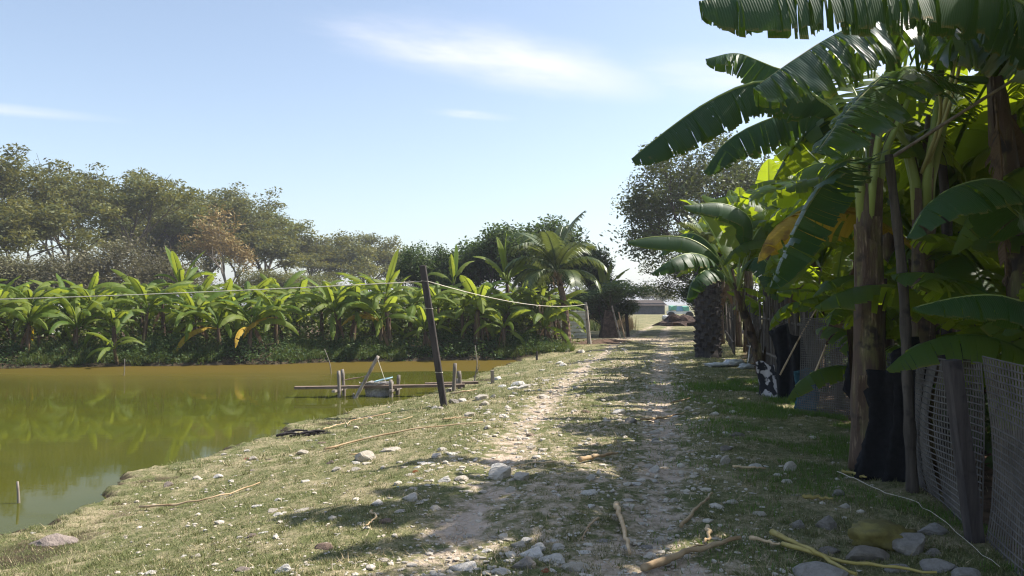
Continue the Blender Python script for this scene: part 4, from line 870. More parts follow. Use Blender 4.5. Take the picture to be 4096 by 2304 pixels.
    for i, (pts, w, kw) in enumerate((
        ([(2935, 1145, 16), (2870, 1030, 15.9), (2760, 955, 15.8), (2630, 945, 15.7), (2510, 965, 15.6)], .32, dict(a0=-55, a1=-35, tear=.15, jit=3)),
        ([(2940, 1145, 16), (2895, 1010, 16.3), (2825, 890, 16.6), (2765, 820, 16.8), (2718, 800, 16.9)], .24, dict(a0=35, a1=-20, tear=.1, jit=4)),
        ([(2960, 1145, 16), (3010, 960, 16), (2990, 860, 15.9), (2880, 812, 15.7), (2735, 822, 15.5)], .36, dict(a0=-55, a1=-35, tear=.15, jit=4)),
        ([(2930, 1150, 15.9), (2850, 1045, 15.5), (2770, 1012, 15.1), (2690, 1035, 14.8), (2605, 1095, 14.7)], .36, dict(a0=-35, a1=-45, tear=.6, jit=10)),
        ([(2930, 1150, 16.1), (2860, 1000, 16.3), (2780, 935, 16.6), (2700, 950, 16.9), (2640, 1020, 17)], .34, dict(a0=-40, a1=-45, tear=.5, jit=8)),
        ([(2950, 1145, 16), (2990, 1000, 16.2), (3050, 900, 16.6), (3130, 860, 17), (3220, 920, 17.2)], .36, dict(a0=-20, a1=-45, tear=.5, jit=8)),
        ([(2950, 1145, 16), (2960, 980, 16.5), (2950, 860, 17), (2920, 760, 17.4)], .30, dict(a0=20, a1=-30, tear=.3, jit=8)),
        ([(2950, 1160, 15.9), (2985, 1060, 15.6), (3040, 1030, 15.2), (3090, 1090, 15), (3110, 1200, 14.9)], .34, dict(a0=-20, a1=-45, tear=.4, jit=8)),
        ([(2935, 1150, 15.9), (2880, 1085, 15.5), (2820, 1080, 15.1), (2770, 1130, 14.9), (2745, 1210, 14.9)], .34, dict(a0=-25, a1=-45, tear=.4, jit=8)))):
        hero_leaf(Mm, pts, w, 540 + i, 'leaf' if i in (1, 5, 6) else 'leaf_dark', nstrip=22, ncross=4, pet=.2, rib_r=.022, **kw)
    # ---- further plants behind the fence
    rng = random.Random(9)
    lab, grp = 'shaded banana plant in the plot behind the mesh fence', 'banana plot behind the fence'
    spots = [(4.9, 8.8, 2.1), (5.4, 10.6, 2.4), (6.2, 9.2, 2.5), (6.7, 11.6, 2.4), (5.9, 13.6, 2.3), (7.4, 13.6, 2.6), (5.9, 16.0, 2.2), (7.2, 16.2, 2.7), (8.6, 15.4, 2.6), (6.7, 18.6, 2.5), (8.2, 19.0, 2.8), (9.6, 18.0, 2.8), (7.6, 21.8, 2.6), (9.4, 22.6, 2.9), (11, 21, 3.0), (8.6, 25.5, 2.6), (10.6, 26.5, 2.9), (12.6, 25, 3.0), (8.0, 10.4, 2.6), (9.0, 12.6, 2.7), (6.3, 7.2, 2.5), (7.6, 8.4, 2.6), (5.8, 5.4, 2.5), (6.9, 4.2, 2.5), (4.9, 4.3, 2.3), (8.2, 6.2, 2.6), (5.6, 2.6, 2.4), (10.4, 15, 2.8), (13, 19, 3), (10.6, 10.2, 2.7), (9.6, 29.5, 2.8), (4.55, 9.4, 2.0), (5.3, 6.6, 2.3), (4.3, 3.0, 2.4), (6.2, 3.4, 2.6), (6.0, 12.4, 2.4), (7.9, 17.6, 2.8), (6.2, 10.8, 2.5), (9.9, 8.0, 2.8), (8.8, 4.0, 2.7), (7.2, 1.8, 2.6), (5.7, 17.2, 2.6), (6.15, 19.4, 2.8), (6.55, 21.4, 2.7), (5.45, 15.0, 2.3), (7.0, 24.2, 2.7), (7.6, 27.0, 2.7), (8.2, 30.0, 2.7), (4.75, 7.3, 3.0), (5.3, 8.3, 3.0), (4.55, 10.6, 2.6), (5.0, 11.6, 2.3), (6.6, 15.6, 2.8), (7.4, 19.8, 2.9), (5.2, 5.2, 2.9), (8.4, 33.5, 2.6), (9.2, 36, 2.6)]
    def where(x, y):
        if y < 6.5: return 'banana plant right behind the nearest mesh panels', 'bananas behind the nearest mesh panels'
        if y < 9.5: return 'banana plant among the props and poles behind the thick stem', 'bananas behind the thick stem'
        if y < 13.4: return 'banana plant behind the tilted pale lattice panel', 'bananas behind the tilted panel'
        if y < 18.5: return 'tall backlit banana plant behind the spotted cloth end of the slat fence', 'bananas behind the near slat fence'
        if y < 24.5: return 'backlit banana plant behind the palm end of the slat fence', 'bananas behind the far slat fence'
        return 'banana plant behind the slat fence past the thick palm', 'bananas past the thick palm'
    spots = [q for q in spots if q[0] - float(np.interp(q[1], [0, 5.6, 7.0, 9, 12, 14.5, 24, 40], [2.9, 3.1, 3.4, 3.9, 4.6, 5.0, 6.8, 10.5])) < (3.25 if q[1] < 9.3 else 2.1)]
    for i, (x, y, h) in enumerate(spots):
        lab, grp = where(x, y)
        yl = 1 if i in (3, 9, 14) else 0
        banana_plant(on(x + rng.uniform(-.2, .2), y + rng.uniform(-.2, .2)), h + (.7 if y < 8.6 else .3), rng.uniform(1.9, 2.5), 2000 + i, lab if not yl else 'banana plant with a yellow leaf in the plot behind the mesh fence', grp if not yl else 'yellow leaved bananas behind the fence', 'near', r=.12, yellow=yl, skirt=2 if i % 2 else 1,
                     plan=['spear', 'up', 'up', 'mid', 'mid', 'mid', 'arch', 'arch', 'arch', 'arch', 'low', 'low', 'hang'][(i % 2):(12 + i % 2)])
    for i, (x, y, h) in enumerate(((4.35, 9.6, .7), (5.2, 7.6, .8), (4.6, 6.5, .6), (5.7, 11.9, 1.0), (5.0, 10.2, .9), (5.9, 15.0, 1.1), (6.6, 20.3, 1.2), (6.5, 13.0, 1.0), (7.5, 15.0, 1.2), (5.9, 8.9, 1.1), (4.3, 8.4, 1.3), (4.15, 7.0, 1.1), (4.7, 9.3, 1.6), (4.9, 8.0, 1.5), (5.3, 9.6, 1.7), (4.0, 5.9, 1.0), (4.5, 5.6, 1.4), (5.6, 10.2, 1.8), (5.0, 12.6, 1.5), (5.5, 13.8, 1.6), (5.2, 6.6, 1.6), (4.35, 10.2, 1.2), (6.1, 16.4, 1.6), (6.4, 18.2, 1.7))):
        banana_plant(on(x, y), h, rng.uniform(1.2, 1.7), 2100 + i, 'low young banana sucker ' + ('behind the nearest mesh panels' if y < 7.2 else 'behind the thick brown stem' if y < 9.7 else 'behind the tilted lattice panel' if y < 12.8 else 'behind the slat fence'), 'banana suckers, ' + ('nearest mesh' if y < 7.2 else 'thick stem' if y < 9.7 else 'tilted panel' if y < 12.8 else 'slat fence'), 'near', r=.06, plan=['up', 'mid', 'mid', 'arch', 'arch', 'low', 'up'])
near_bananas()
# ================================================================== UNDERGROWTH
def undergrowth():
    rg = np.random.default_rng(31)
    n = 1500; x = rg.uniform(-24, 1.9, n); fy = np.interp(x, farline[:, 0], farline[:, 1]); y = fy + np.abs(rg.normal(0, 1.3, n)) + .12
    keep = (pond_d(x, y) > .06); x, y = x[keep], y[keep]; z = ground_np(x, y)
    hgt = .0 + .20 * (.5 + .5 * np.sin(x * 1.3 + 2 * np.sin(x * .6))) * rg.uniform(.4, 1, len(x))
    V, Fc, tone = leaf_cloud(rg, [Vector(t) for t in zip(x, y, z + hgt)], 26, (.26, .26, .13), .11, .45, .3)
    V[:, 2] = np.maximum(V[:, 2], WZ + .01)
    tag(link('undergrowth', np_mesh('undergrowth', V, Fc, {'tone': np.clip(tone - .1, 0, 1)}), M['fol_guava']), 'dark leafy weeds covering the far pond bank', 'undergrowth', kind='stuff')
    n = 30000; x = rg.uniform(-24, 2.3, n); fy = np.interp(x, farline[:, 0], farline[:, 1]); y = fy + np.abs(rg.normal(0, .8, n)) + .02
    k = (pond_d(x, y) > .02) & (np.sin(x * .9 + .5) + .5 * np.sin(x * 2.3) > -.5); x, y = x[k], y[k]
    o = blades('bank_grass', x, y, ground_np(x, y), .34, .010, 1.0, np.clip(rg.normal(.4, .3, len(x)), 0, 1), M['fol_weed'], 32, 'tufts of long grass hanging over the far bank')
    n = 1000; x = rg.uniform(-26, 2.6, n); fy = np.interp(x, farline[:, 0], farline[:, 1]); y = fy + rg.uniform(2.2, 11, n)
    k = (x < .8) | (y < 33.5); x, y, fy = x[k], y[k], fy[k]; n = len(x)
    V, Fc, tone = leaf_cloud(rg, [Vector(t) for t in zip(x, y, ground_np(x, y) + rg.uniform(.1, 1.5, n) * np.clip((y - fy) / 6, .25, 1))], 36, (.45, .45, .30), .19, .5, .2, 0)
    tag(link('undergrowth', np_mesh('undergrowth', V, Fc, {'tone': tone}), M['fol_weed']), 'dark tangled leaves filling the gaps between the far bananas', 'undergrowth', kind='stuff')
    n = 560; y = rg.uniform(4, 26, n); fx = np.interp(y, [0, 5.6, 7.0, 9, 12, 14.5, 24], [3.2, 3.4, 3.7, 4.3, 5.0, 5.4, 7.2]); x = fx + .5 + np.abs(rg.normal(0, 2.2, n))
    V, Fc, tone = leaf_cloud(rg, [Vector(t) for t in zip(x, y, ground_np(x, y) + rg.uniform(.1, .75, n))], 40, (.36, .36, .26), .15, .5, .2, 0)
    tag(link('undergrowth', np_mesh('undergrowth', V, Fc, {'tone': tone}), M['fol_guava']), 'dark low leaves on the ground behind the mesh fence', 'undergrowth', kind='stuff')
    n = 7000; x = rg.normal(7.0, .9, n); y = rg.normal(56, 3.2, n); x = np.minimum(x, 6.3 + (y - 46) * .14 + rg.normal(0, .25, n))
    blades('reeds', x, y, ground_np(x, y), .80, .018, .35, np.clip(rg.normal(.6, .25, n), 0, 1), M['reed'], 33, 'brown dry reeds left of the far track')['category'] = 'reeds'
    n = 10000; x = rg.uniform(3.0, 8, n); y = rg.uniform(48, 75, n); k = x < 5.4 + (y - 46) * .12; x, y = x[k], y[k]
    blades('tall_grass', x, y, ground_np(x, y), .7, .02, .6, np.clip(rg.normal(.35, .25, len(x)), 0, 1), M['fol_weed'], 34, 'tall green grass beyond the dark post')
undergrowth()
# ================================================================== PALMS
def frond_mesh(seed, e0, e1, n=46, leaf=.30, droop=.55, w=.026):
    rng = random.Random(seed); pts = arc(e0, e1, 1.0, 10, 1.4); C = catmull(pts, n + 6); mb = MB()
    mb.tube([C[i] for i in range(0, n + 6, 4)] + [C[-1]], [.016 * (1 - .8 * i / 14) for i in range(len(range(0, n + 6, 4)) + 1)], 4, 1)
    V, Fc, tone = [], [], []
    for i in range(6, n + 5):
        t = (i - 6) / n; T = (C[i + 1 if i + 1 < len(C) else i] - C[i - 1]); T /= np.linalg.norm(T); Ll = leaf * (.45 + .75 * math.sin(math.pi * min(1, t * .85 + .12))) * rng.uniform(.85, 1.1)
        for s in (-1, 1):
            S = np.array([0, s, 0.]); d = S * .85 + T * .55 + np.array([0, 0, .15]); d /= np.linalg.norm(d)
            a = C[i]; b = a + d * Ll * .5 - np.array([0, 0, .10 * droop * Ll]); c = a + d * Ll * .92 - np.array([0, 0, droop * Ll * rng.uniform(.6, 1.1)])
            h = T * w * .5; k = len(V); V += [a - h * .5, a + h * .5, b + h, b - h, c]; Fc += [(k, k + 1, k + 2, k + 3)]; Fc += [(k + 3, k + 2, k + 4, k + 4)]
            tone += [rng.uniform(.1, .9)] * 5
    bv = len(mb.v); me = bpy.data.meshes.new('frond'); fs = [tuple(mb.f[i]) for i in range(len(mb.f))] + [tuple(q + bv for q in (f if f[2] != f[3] else f[:3])) for f in Fc]
    me.from_pydata(mb.v + [tuple(v) for v in V], [], fs); a = me.attributes.new('tone', 'FLOAT', 'POINT'); a.data.foreach_set('value', [.3] * bv + tone)
    me.polygons.foreach_set('material_index', [0] * len(fs)); me.update(); return me
def palms():
    FR = [frond_mesh(700 + i, e0, e1) for i, (e0, e1) in enumerate(((82, 40), (70, 5), (60, -25), (45, -50), (20, -70)))]
    for m in FR: m.materials.append(M['fol_palm'])
    b = G(2268, 1372); top = P(2228, 1085, b.y)
    root = empty('coconut_palm', b, 'young coconut palm with ringed trunk standing on a mound of brown soil', 'palm')
    mb = MB(); k = 34; pts, rad = [], []
    for i in range(k):
        t = i / (k - 1); q = (top - b) * t; q.x += .10 * math.sin(t * 3.1); q.z += -.1 * (1 - t); pts.append(q); rad.append((.17 - .07 * t + .06 * max(0, 1 - t * 9)) * (1.08 if i % 2 else .97))
    mb.tube(pts, rad, 10); mb.build('trunk', M['palm_bark'], root, False)
    mb = MB(); rng = random.Random(4)
    for i in range(9):
        a = i * 2.4; c = (top - b) + Vector((math.cos(a) * .10, math.sin(a) * .10, -.75 + .08 * i)); mb.tube([c, c + Vector((math.cos(a) * .12, math.sin(a) * .12, .22)), c + Vector((math.cos(a) * .26, math.sin(a) * .26, .30 - .05 * i))], [.05, .035, .012], 5)
    mb.build('frond_stubs', M['bamboo_tan'], root)
    for i, (az, k, s) in enumerate(((20, 0, 2.6), (75, 0, 2.0), (150, 1, 2.4), (205, 2, 2.4), (260, 1, 2.2), (310, 2, 2.4), (0, 3, 2.2), (100, 3, 2.3), (170, 3, 2.3), (230, 4, 2.0), (290, 4, 2.0), (340, 4, 2.0), (185, 4, 2.1), (50, 2, 2.4), (125, 4, 2.0))):
        link('frond', FR[k], None, root, top - b + Vector((0, 0, -.1 + .05 * (4 - k))), (rng.uniform(-.15, .15), 0, R(az + rng.uniform(-12, 12))), (s, s, s))
    b = G(2832, 1428); root = empty('thick_palm', b, 'thick dark palm trunk with rough old frond bases beside the slat fence', 'palm')
    mb = MB(); pts = [Vector((0, 0, -.1 + .17 * i)) for i in range(20)]; mb.tube(pts, [.36 if i > 1 else .42 for i in range(20)], 12, wob=.06, rng=rng)
    for i in range(150):
        a = i * 2.39996; z = .05 + i * .0205; c = Vector((math.cos(a) * .33, math.sin(a) * .33, z)); o = Vector((math.cos(a), math.sin(a), 0)); s = Vector((-o.y, o.x, 0)) * .085
        mb.add([c - s, c + s, c + o * .12 + s * .5 + Vector((0, 0, .11)), c + o * .12 - s * .5 + Vector((0, 0, .11)), c + Vector((0, 0, .16)) - s, c + Vector((0, 0, .16)) + s], [(0, 1, 2, 3), (3, 2, 5, 4), (0, 3, 4), (1, 5, 2)])
    mb.build('trunk', M['post'], root)
    for i in range(7):
        k = i % 3; s = rng.uniform(1.1, 1.5); link('frond', FR[k], None, root, (0, 0, 3.2), (0, 0, i * .9), (s, s, s))
palms()
# ================================================================== POND THINGS
def wooden(name, pts, rad, mat, label, cat, group=None, nodes=0, n=7, parent=None):
    mb = MB(); C = catmull(pts, max(8, nodes * 3)) if len(pts) > 2 or nodes else np.array([tuple(p) for p in pts])
    k = len(C); r0, r1 = rad if isinstance(rad, tuple) else (rad, rad); rng = random.Random(len(C) + int(C[0][0] * 100))
    rr = [(r0 + (r1 - r0) * i / (k - 1)) * (1.18 if nodes and i % 3 == 1 else 1) * rng.uniform(.96, 1.04) for i in range(k)]
    base = Vector(C[0]) if parent is None else Vector((0, 0, 0))
    mb.tube([Vector(c) - base for c in C], rr, n)
    o = mb.build(name, M[mat], parent, True)
    if parent is None: o.location = base; tag(o, label, cat, group)
    return o
def in_water(x4, y4, dz=-.35): p = at_z(x4, y4, WZ); return p + Vector((0, 0, dz))
def lift(x4, y4, d): return P(x4, y4, d)
def pond_things():
    # jetty
    a = at_z(1179, 1590, WZ); root = empty('plank_jetty', Vector((a.x + 2, 18.4, WZ)), 'weathered plank jetty on short posts reaching into the pond', 'jetty'); o = root.location
    def loc(p): return p - o
    d1 = 18.3
    mb = MB(); mb.beam(loc(lift(1179, 1551, d1 - .1)), loc(lift(1859, 1541, d1 + .15)), .20, .055); mb.build('plank', M['plank'], root)
    mb = MB(); mb.beam(loc(lift(1700, 1536, d1 + .75)), loc(lift(1912, 1530, d1 + .95)), .20, .05); mb.build('plank', M['plank'], root)
    for i, (x0, y0, x1, y1, d, r) in enumerate(((1356, 1590, 1354, 1483, 18.15, .042), (1378, 1586, 1369, 1477, 18.5, .042), (1561, 1588, 1563, 1519, 18.2, .045), (1582, 1583, 1595, 1500, 18.6, .045), (1806, 1570, 1820, 1453, 18.3, .045), (1841, 1564, 1836, 1484, 18.9, .05), (1831, 1566, 1831, 1514, 19.1, .05))):
        b = lift(x0, y0, d); t = lift(x1, y1, d); b.z = min(b.z, WZ) - .3; wooden('post', [loc(b), loc(b.lerp(t, .5)) + Vector((.012, 0, 0)), loc(t)], (r, r * .85), 'grey_wood', '', '', parent=root, nodes=3)
    for x, y, d in ((1350, 1553, 18.3), (1574, 1552, 18.4), (1800, 1551, 18.7)):
        c = lift(x, y + 6, d); mb = MB(); mb.beam(loc(c - Vector((.02, .35, 0))), loc(c + Vector((.10, .45, 0))), .07, .05); mb.build('crossbar', M['grey_wood'], root)
    # leaning bamboo pole with hanging float basket
    b = at_z(1422, 1592, WZ); b.y = 18.05; t = lift(1513, 1424, 18.0)
    b = lift(1420, 1594, 18.0); b.z = WZ - .02
    wooden('bamboo_pole', [b + (b - t) * .12, b.lerp(t, .5), t], (.040, .034), 'bamboo', 'slanting jointed bamboo pole propped against the jetty plank', 'pole', nodes=5)
    hook = lift(1414, 1572, 18.0)
    wooden('hook_peg', [Vector((hook.x, 18.0, WZ - .2)), hook], .018, 'grey_wood', 'short peg in the water at the foot of the slanting bamboo pole', 'peg')
    mb = MB(); p0 = lift(1511, 1438, 18.0); p1 = lift(1541, 1525, 18.0); mb.tube([q - p0 for q in (p0, p0.lerp(p1, .5), p1)], .007, 5)
    tag(mb.build('hanging_cord', M['rope'], None, loc=p0), 'thin cord hanging from the bamboo pole to the float basket', 'cord')
    mb = MB(); p0 = lift(1378, 1520, 18.4); p1 = lift(1464, 1504, 18.0); mb.tube([q - p0 for q in (p0, lift(1415, 1514, 18.3), lift(1440, 1510, 18.1), p1)], [.010, .02, .010, .012], 5)
    tag(mb.build('tie_rope', M['rope_dark'], None, loc=p0), 'brown rope tying the jetty post to the bamboo pole', 'rope')
    c = lift(1512, 1582, 18.5); c.z = WZ; root = empty('float_basket', c, 'ragged grey netting basket with a pale blue rim hanging at the water', 'basket')
    rng = random.Random(6); mb = MB(); n = 20; rows = [(.30, .05), (.34, .04), (.31, .12), (.27, .18), (.25, .25), (.24, .30)]
    prof = [(.27, -.05), (.29, .04), (.28, .12), (.30, .20), (.33, .27), (.36, .30)]
    vs = [Vector((math.cos(6.283 * k / n) * r * rng.uniform(.9, 1.08) - (.07 if (r > .32 and math.cos(6.283 * k / n) < -.3) else 0), math.sin(6.283 * k / n) * r * rng.uniform(.9, 1.08) * .7, z + rng.uniform(-.02, .02) + (rng.uniform(-.05, .03) if z < 0 else 0))) for r, z in prof for k in range(n)]
    mb.add(vs, [(i * n + k, i * n + (k + 1) % n, (i + 1) * n + (k + 1) % n, (i + 1) * n + k) for i in range(len(prof) - 1) for k in range(n)]); mb.build('netting', M['grey_net'], root)
    mb = MB(); ring = [Vector((math.cos(6.283 * k / 18) * .20 + .12, math.sin(6.283 * k / 18) * .18, .36 + math.cos(6.283 * k / 18) * .05)) for k in range(19)]; mb.tube(ring, .014, 6); mb.build('rim', M['blue_rim'], root, True)
    # sticks standing in the water
    for pts, r, lab in (([(1325, 1497), (1318, 1450), (1298, 1396)], .016, 'thin crooked stick standing in the pond left of the jetty'), ([(75, 2012), (73, 1970), (70, 1926)], .020, 'short stick poking out of the near water by the grass bank'), ([(496, 1503), (498, 1480), (499, 1435)], .014, 'thin twig standing in the water below the bending sucker')):
        b = at_z(*pts[0], WZ); P3 = [Vector((b.x, b.y, WZ - .3))] + [lift(x, y, b.y) for x, y in pts]; wooden('water_stick', P3, (r, r * .6), 'grey_wood', lab, 'stick')
    b = at_z(1897, 1541, WZ); root = wooden('forked_branch', [lift(1896, 1560, b.y), lift(1900, 1510, b.y), lift(1909, 1455, b.y), lift(1905, 1420, b.y), lift(1900, 1381, b.y)], (.022, .009), 'grey_wood', 'thin forked branch standing at the shore end of the jetty', 'branch')
    wooden('twig', [lift(1900, 1500, b.y) - root.location, lift(1912, 1478, b.y) - root.location, lift(1920, 1455, b.y) - root.location], (.010, .005), 'grey_wood', '', '', parent=root)
    wooden('twig', [lift(1907, 1470, b.y) - root.location, lift(1912, 1490, b.y) - root.location, lift(1914, 1502, b.y) - root.location], (.010, .006), 'grey_wood', '', '', parent=root)
    g = G(1971, 1531); t = P(1969, 1482, g.y); mb = MB(); mb.beam(Vector((0, 0, -.15)), t - g, .085, .085); tag(mb.build('stake', M['grey_wood'], None, loc=g), 'short square wooden stake on the grass at the water edge', 'stake')
    g = G(2147, 1440); mb = MB(); mb.tube([Vector((0, 0, -.1)), Vector((.01, 0, .32))], .04, 6); tag(mb.build('stake', M['post'], None, loc=g), 'small dark stump of a stake at the corner of the pond', 'stake')
    # leaning post and cord
    g = G(1776, 1622); t = P(1690, 1062, g.y + .1); root = empty('leaning_post', g, 'tall dark square timber post leaning over the pond bank', 'post')
    mb = MB(); rng = random.Random(2); rel = t - g; mb.beam(-rel * .10, rel, .115, .13); ob = mb.build('timber', M['post'], root)
    mod = ob.modifiers.new('edge', 'BEVEL'); mod.width = .012; mod.segments = 1
    up = rel.normalized()
    for f in (.235, .69, .885):
        c = rel * f; mb = MB(); rr = .088; ring = [c + Vector((math.cos(6.283 * k / 4 + .785) * rr, math.sin(6.283 * k / 4 + .785) * rr * 1.1, .01 * math.sin(k))) for k in range(5)]; mb.tube(ring, .007, 4); mb.build('wire_tie', M['rope'], root)
    tie = g + rel * .885; 
    left = Vector((-14.2, 17.5, 1.62)); lp = Vector((left.x, left.y, -.9))
    wooden('line_post', [lp, left + Vector((0, 0, .25))], .05, 'post', 'post standing in the pond holding the far end of the white cord', 'post')
    def cord(a, b, sag, name, lab, r):
        mb = MB(); k = 18; pts = []
        for i in range(k + 1):
            s = i / k; q = a.lerp(b, s); q.z -= sag * 4 * s * (1 - s); pts.append(q - a)
        mb.tube(pts, r, 5); tag(mb.build(name, M['rope'], None, True, loc=a), lab, 'cord')
    cord(left, tie + Vector((-.02, 0, 0)), .05, 'rope_line', 'taut white cord stretched over the pond to the leaning post', .0085)
    g2 = G(2359, 1376); e = P(2346, 1216, g2.y)
    cord(tie + Vector((.06, 0, 0)), e, .24, 'slack_cord', 'slack white cord from the leaning post to the thin fence post', .0075)
    t2 = P(2342, 1208, g2.y); wooden('fence_post', [g2 + Vector((0, 0, -.2)), g2.lerp(t2, .5), t2], (.085, .055), 'grey_wood', 'thin grey crooked fence post holding the end of the slack cord', 'post', nodes=3)
    g3 = G(2514, 1346); t3 = P(2502, 1222, g3.y); mb = MB(); mb.beam(Vector((0, 0, -.2)), t3 - g3, .15, .15); tag(mb.build('dark_post', M['post'], None, loc=g3), 'stout dark post at the left edge of the far track', 'post')
pond_things()
# ================================================================== FAR BANK AND GATE THINGS
def slat_fence(name, a, b, n, h, mat, label, w=.07, th=.03, jitter=.05, gap=.0, rails=(.35, 1.1), hj=.15, cat='fence', group=None, seed=1, railmat=None, railr=.02):
    a, b = Vector((a[0], a[1], 0)), Vector((b[0], b[1], 0)); rng = random.Random(seed); root = empty(name, Vector((a.x, a.y, gz(a.x, a.y))), label, cat, group); o = root.location
    shared = []
    for k in range(5):
        mb = MB(); mb.box((0, 0, .5), (w, th, 1), None, 0, .006, rng); shared.append(mb.mesh('slat')); shared[-1].materials.append(M[mat])
    d = b - a; rz = math.atan2(d.y, d.x)
    for i in range(n):
        p = a.lerp(b, (i + .5) / n); z = gz(p.x, p.y)
        if rng.random() < gap: continue
        hh = h * (1 + rng.uniform(-hj, hj)); link('slat', shared[i % 5], None, root, Vector((p.x, p.y, z - .05)) - o, (rng.uniform(-jitter, jitter), rng.uniform(-jitter, jitter), rz + rng.uniform(-.2, .2)), (rng.uniform(.7, 1.25), 1, hh))
    nrm = Vector((-d.y, d.x, 0)).normalized() * .035
    for r in rails:
        mb = MB(); mb.tube([a + nrm + Vector((0, 0, gz(a.x, a.y) + r)) - o, (a + b) / 2 + nrm + Vector((0, 0, gz(a.x, a.y) + r + .03)) - o, b + nrm + Vector((0, 0, gz(b.x, b.y) + r)) - o], railr, 6); mb.build('rail', M[railmat or mat], root)
    return root
def drape(name, corners, label, cat, mat, amp=.08, seed=0, n=16, thick=.012, group=None, folds=6):
    c = [Vector(q) for q in corners]; base = c[3]; rg = np.random.default_rng(seed); V = []
    nrm = (c[1] - c[0]).cross(c[3] - c[0]).normalized(); ph = rg.uniform(0, 6, 6)
    for i in range(n):
        for j in range(n):
            u, v = j / (n - 1), i / (n - 1); q = c[0].lerp(c[1], u).lerp(c[3].lerp(c[2], u), v)
            q = q + nrm * amp * (math.sin(u * folds * (1 + .15 * v) + ph[0]) * .5 + math.sin(u * folds * 2.3 + v * 2 + ph[1]) * .25 + .5 * math.sin(v * 3.1) + rg.normal(0, .06))
            q = q + (c[1] - c[0]) * .04 * math.sin(v * 9 + ph[2]) * (1 if j in (0, n - 1) else .3) - (c[0] - c[3]) * .06 * math.sin(u * 7 + ph[3]) * (1 - v)
            V.append(q - base)
    V2 = [q + nrm * thick for q in V]; N = n * n; f = []
    for i in range(n - 1):
        for j in range(n - 1):
            k = i * n + j; f.append((k, k + 1, k + n + 1, k + n)); f.append((N + k, N + k + n, N + k + n + 1, N + k + 1))
    bd = [j for j in range(n)] + [i * n + n - 1 for i in range(1, n)] + [(n - 1) * n + j for j in range(n - 2, -1, -1)] + [i * n for i in range(n - 2, 0, -1)]
    for a, b in zip(bd, bd[1:] + bd[:1]): f.append((a, N + a, N + b, b))
    mb = MB(); mb.add(V + V2, f); return tag(mb.build(name, M[mat], None, True, loc=base), label, cat, group)
def sack(name, p, size, rz, mat, label, seed, group=None, tilt=0.0):
    rg = np.random.default_rng(seed); v = IC3.copy(); v = np.sign(v) * np.abs(v) ** .72
    for k in range(5):
        d = rg.normal(size=3); v *= (1 + .085 * np.sin((v @ d) * (3 + 2 * k) + rg.uniform(0, 6)))[:, None]
    v *= np.array(size) / 2; v[:, 2] -= v[:, 2].min() + .02
    me = np_mesh(name, v, IC3F, smooth=True); return tag(link(name, me, M[mat], None, p, (0, tilt, rz)), label, 'sack', group)
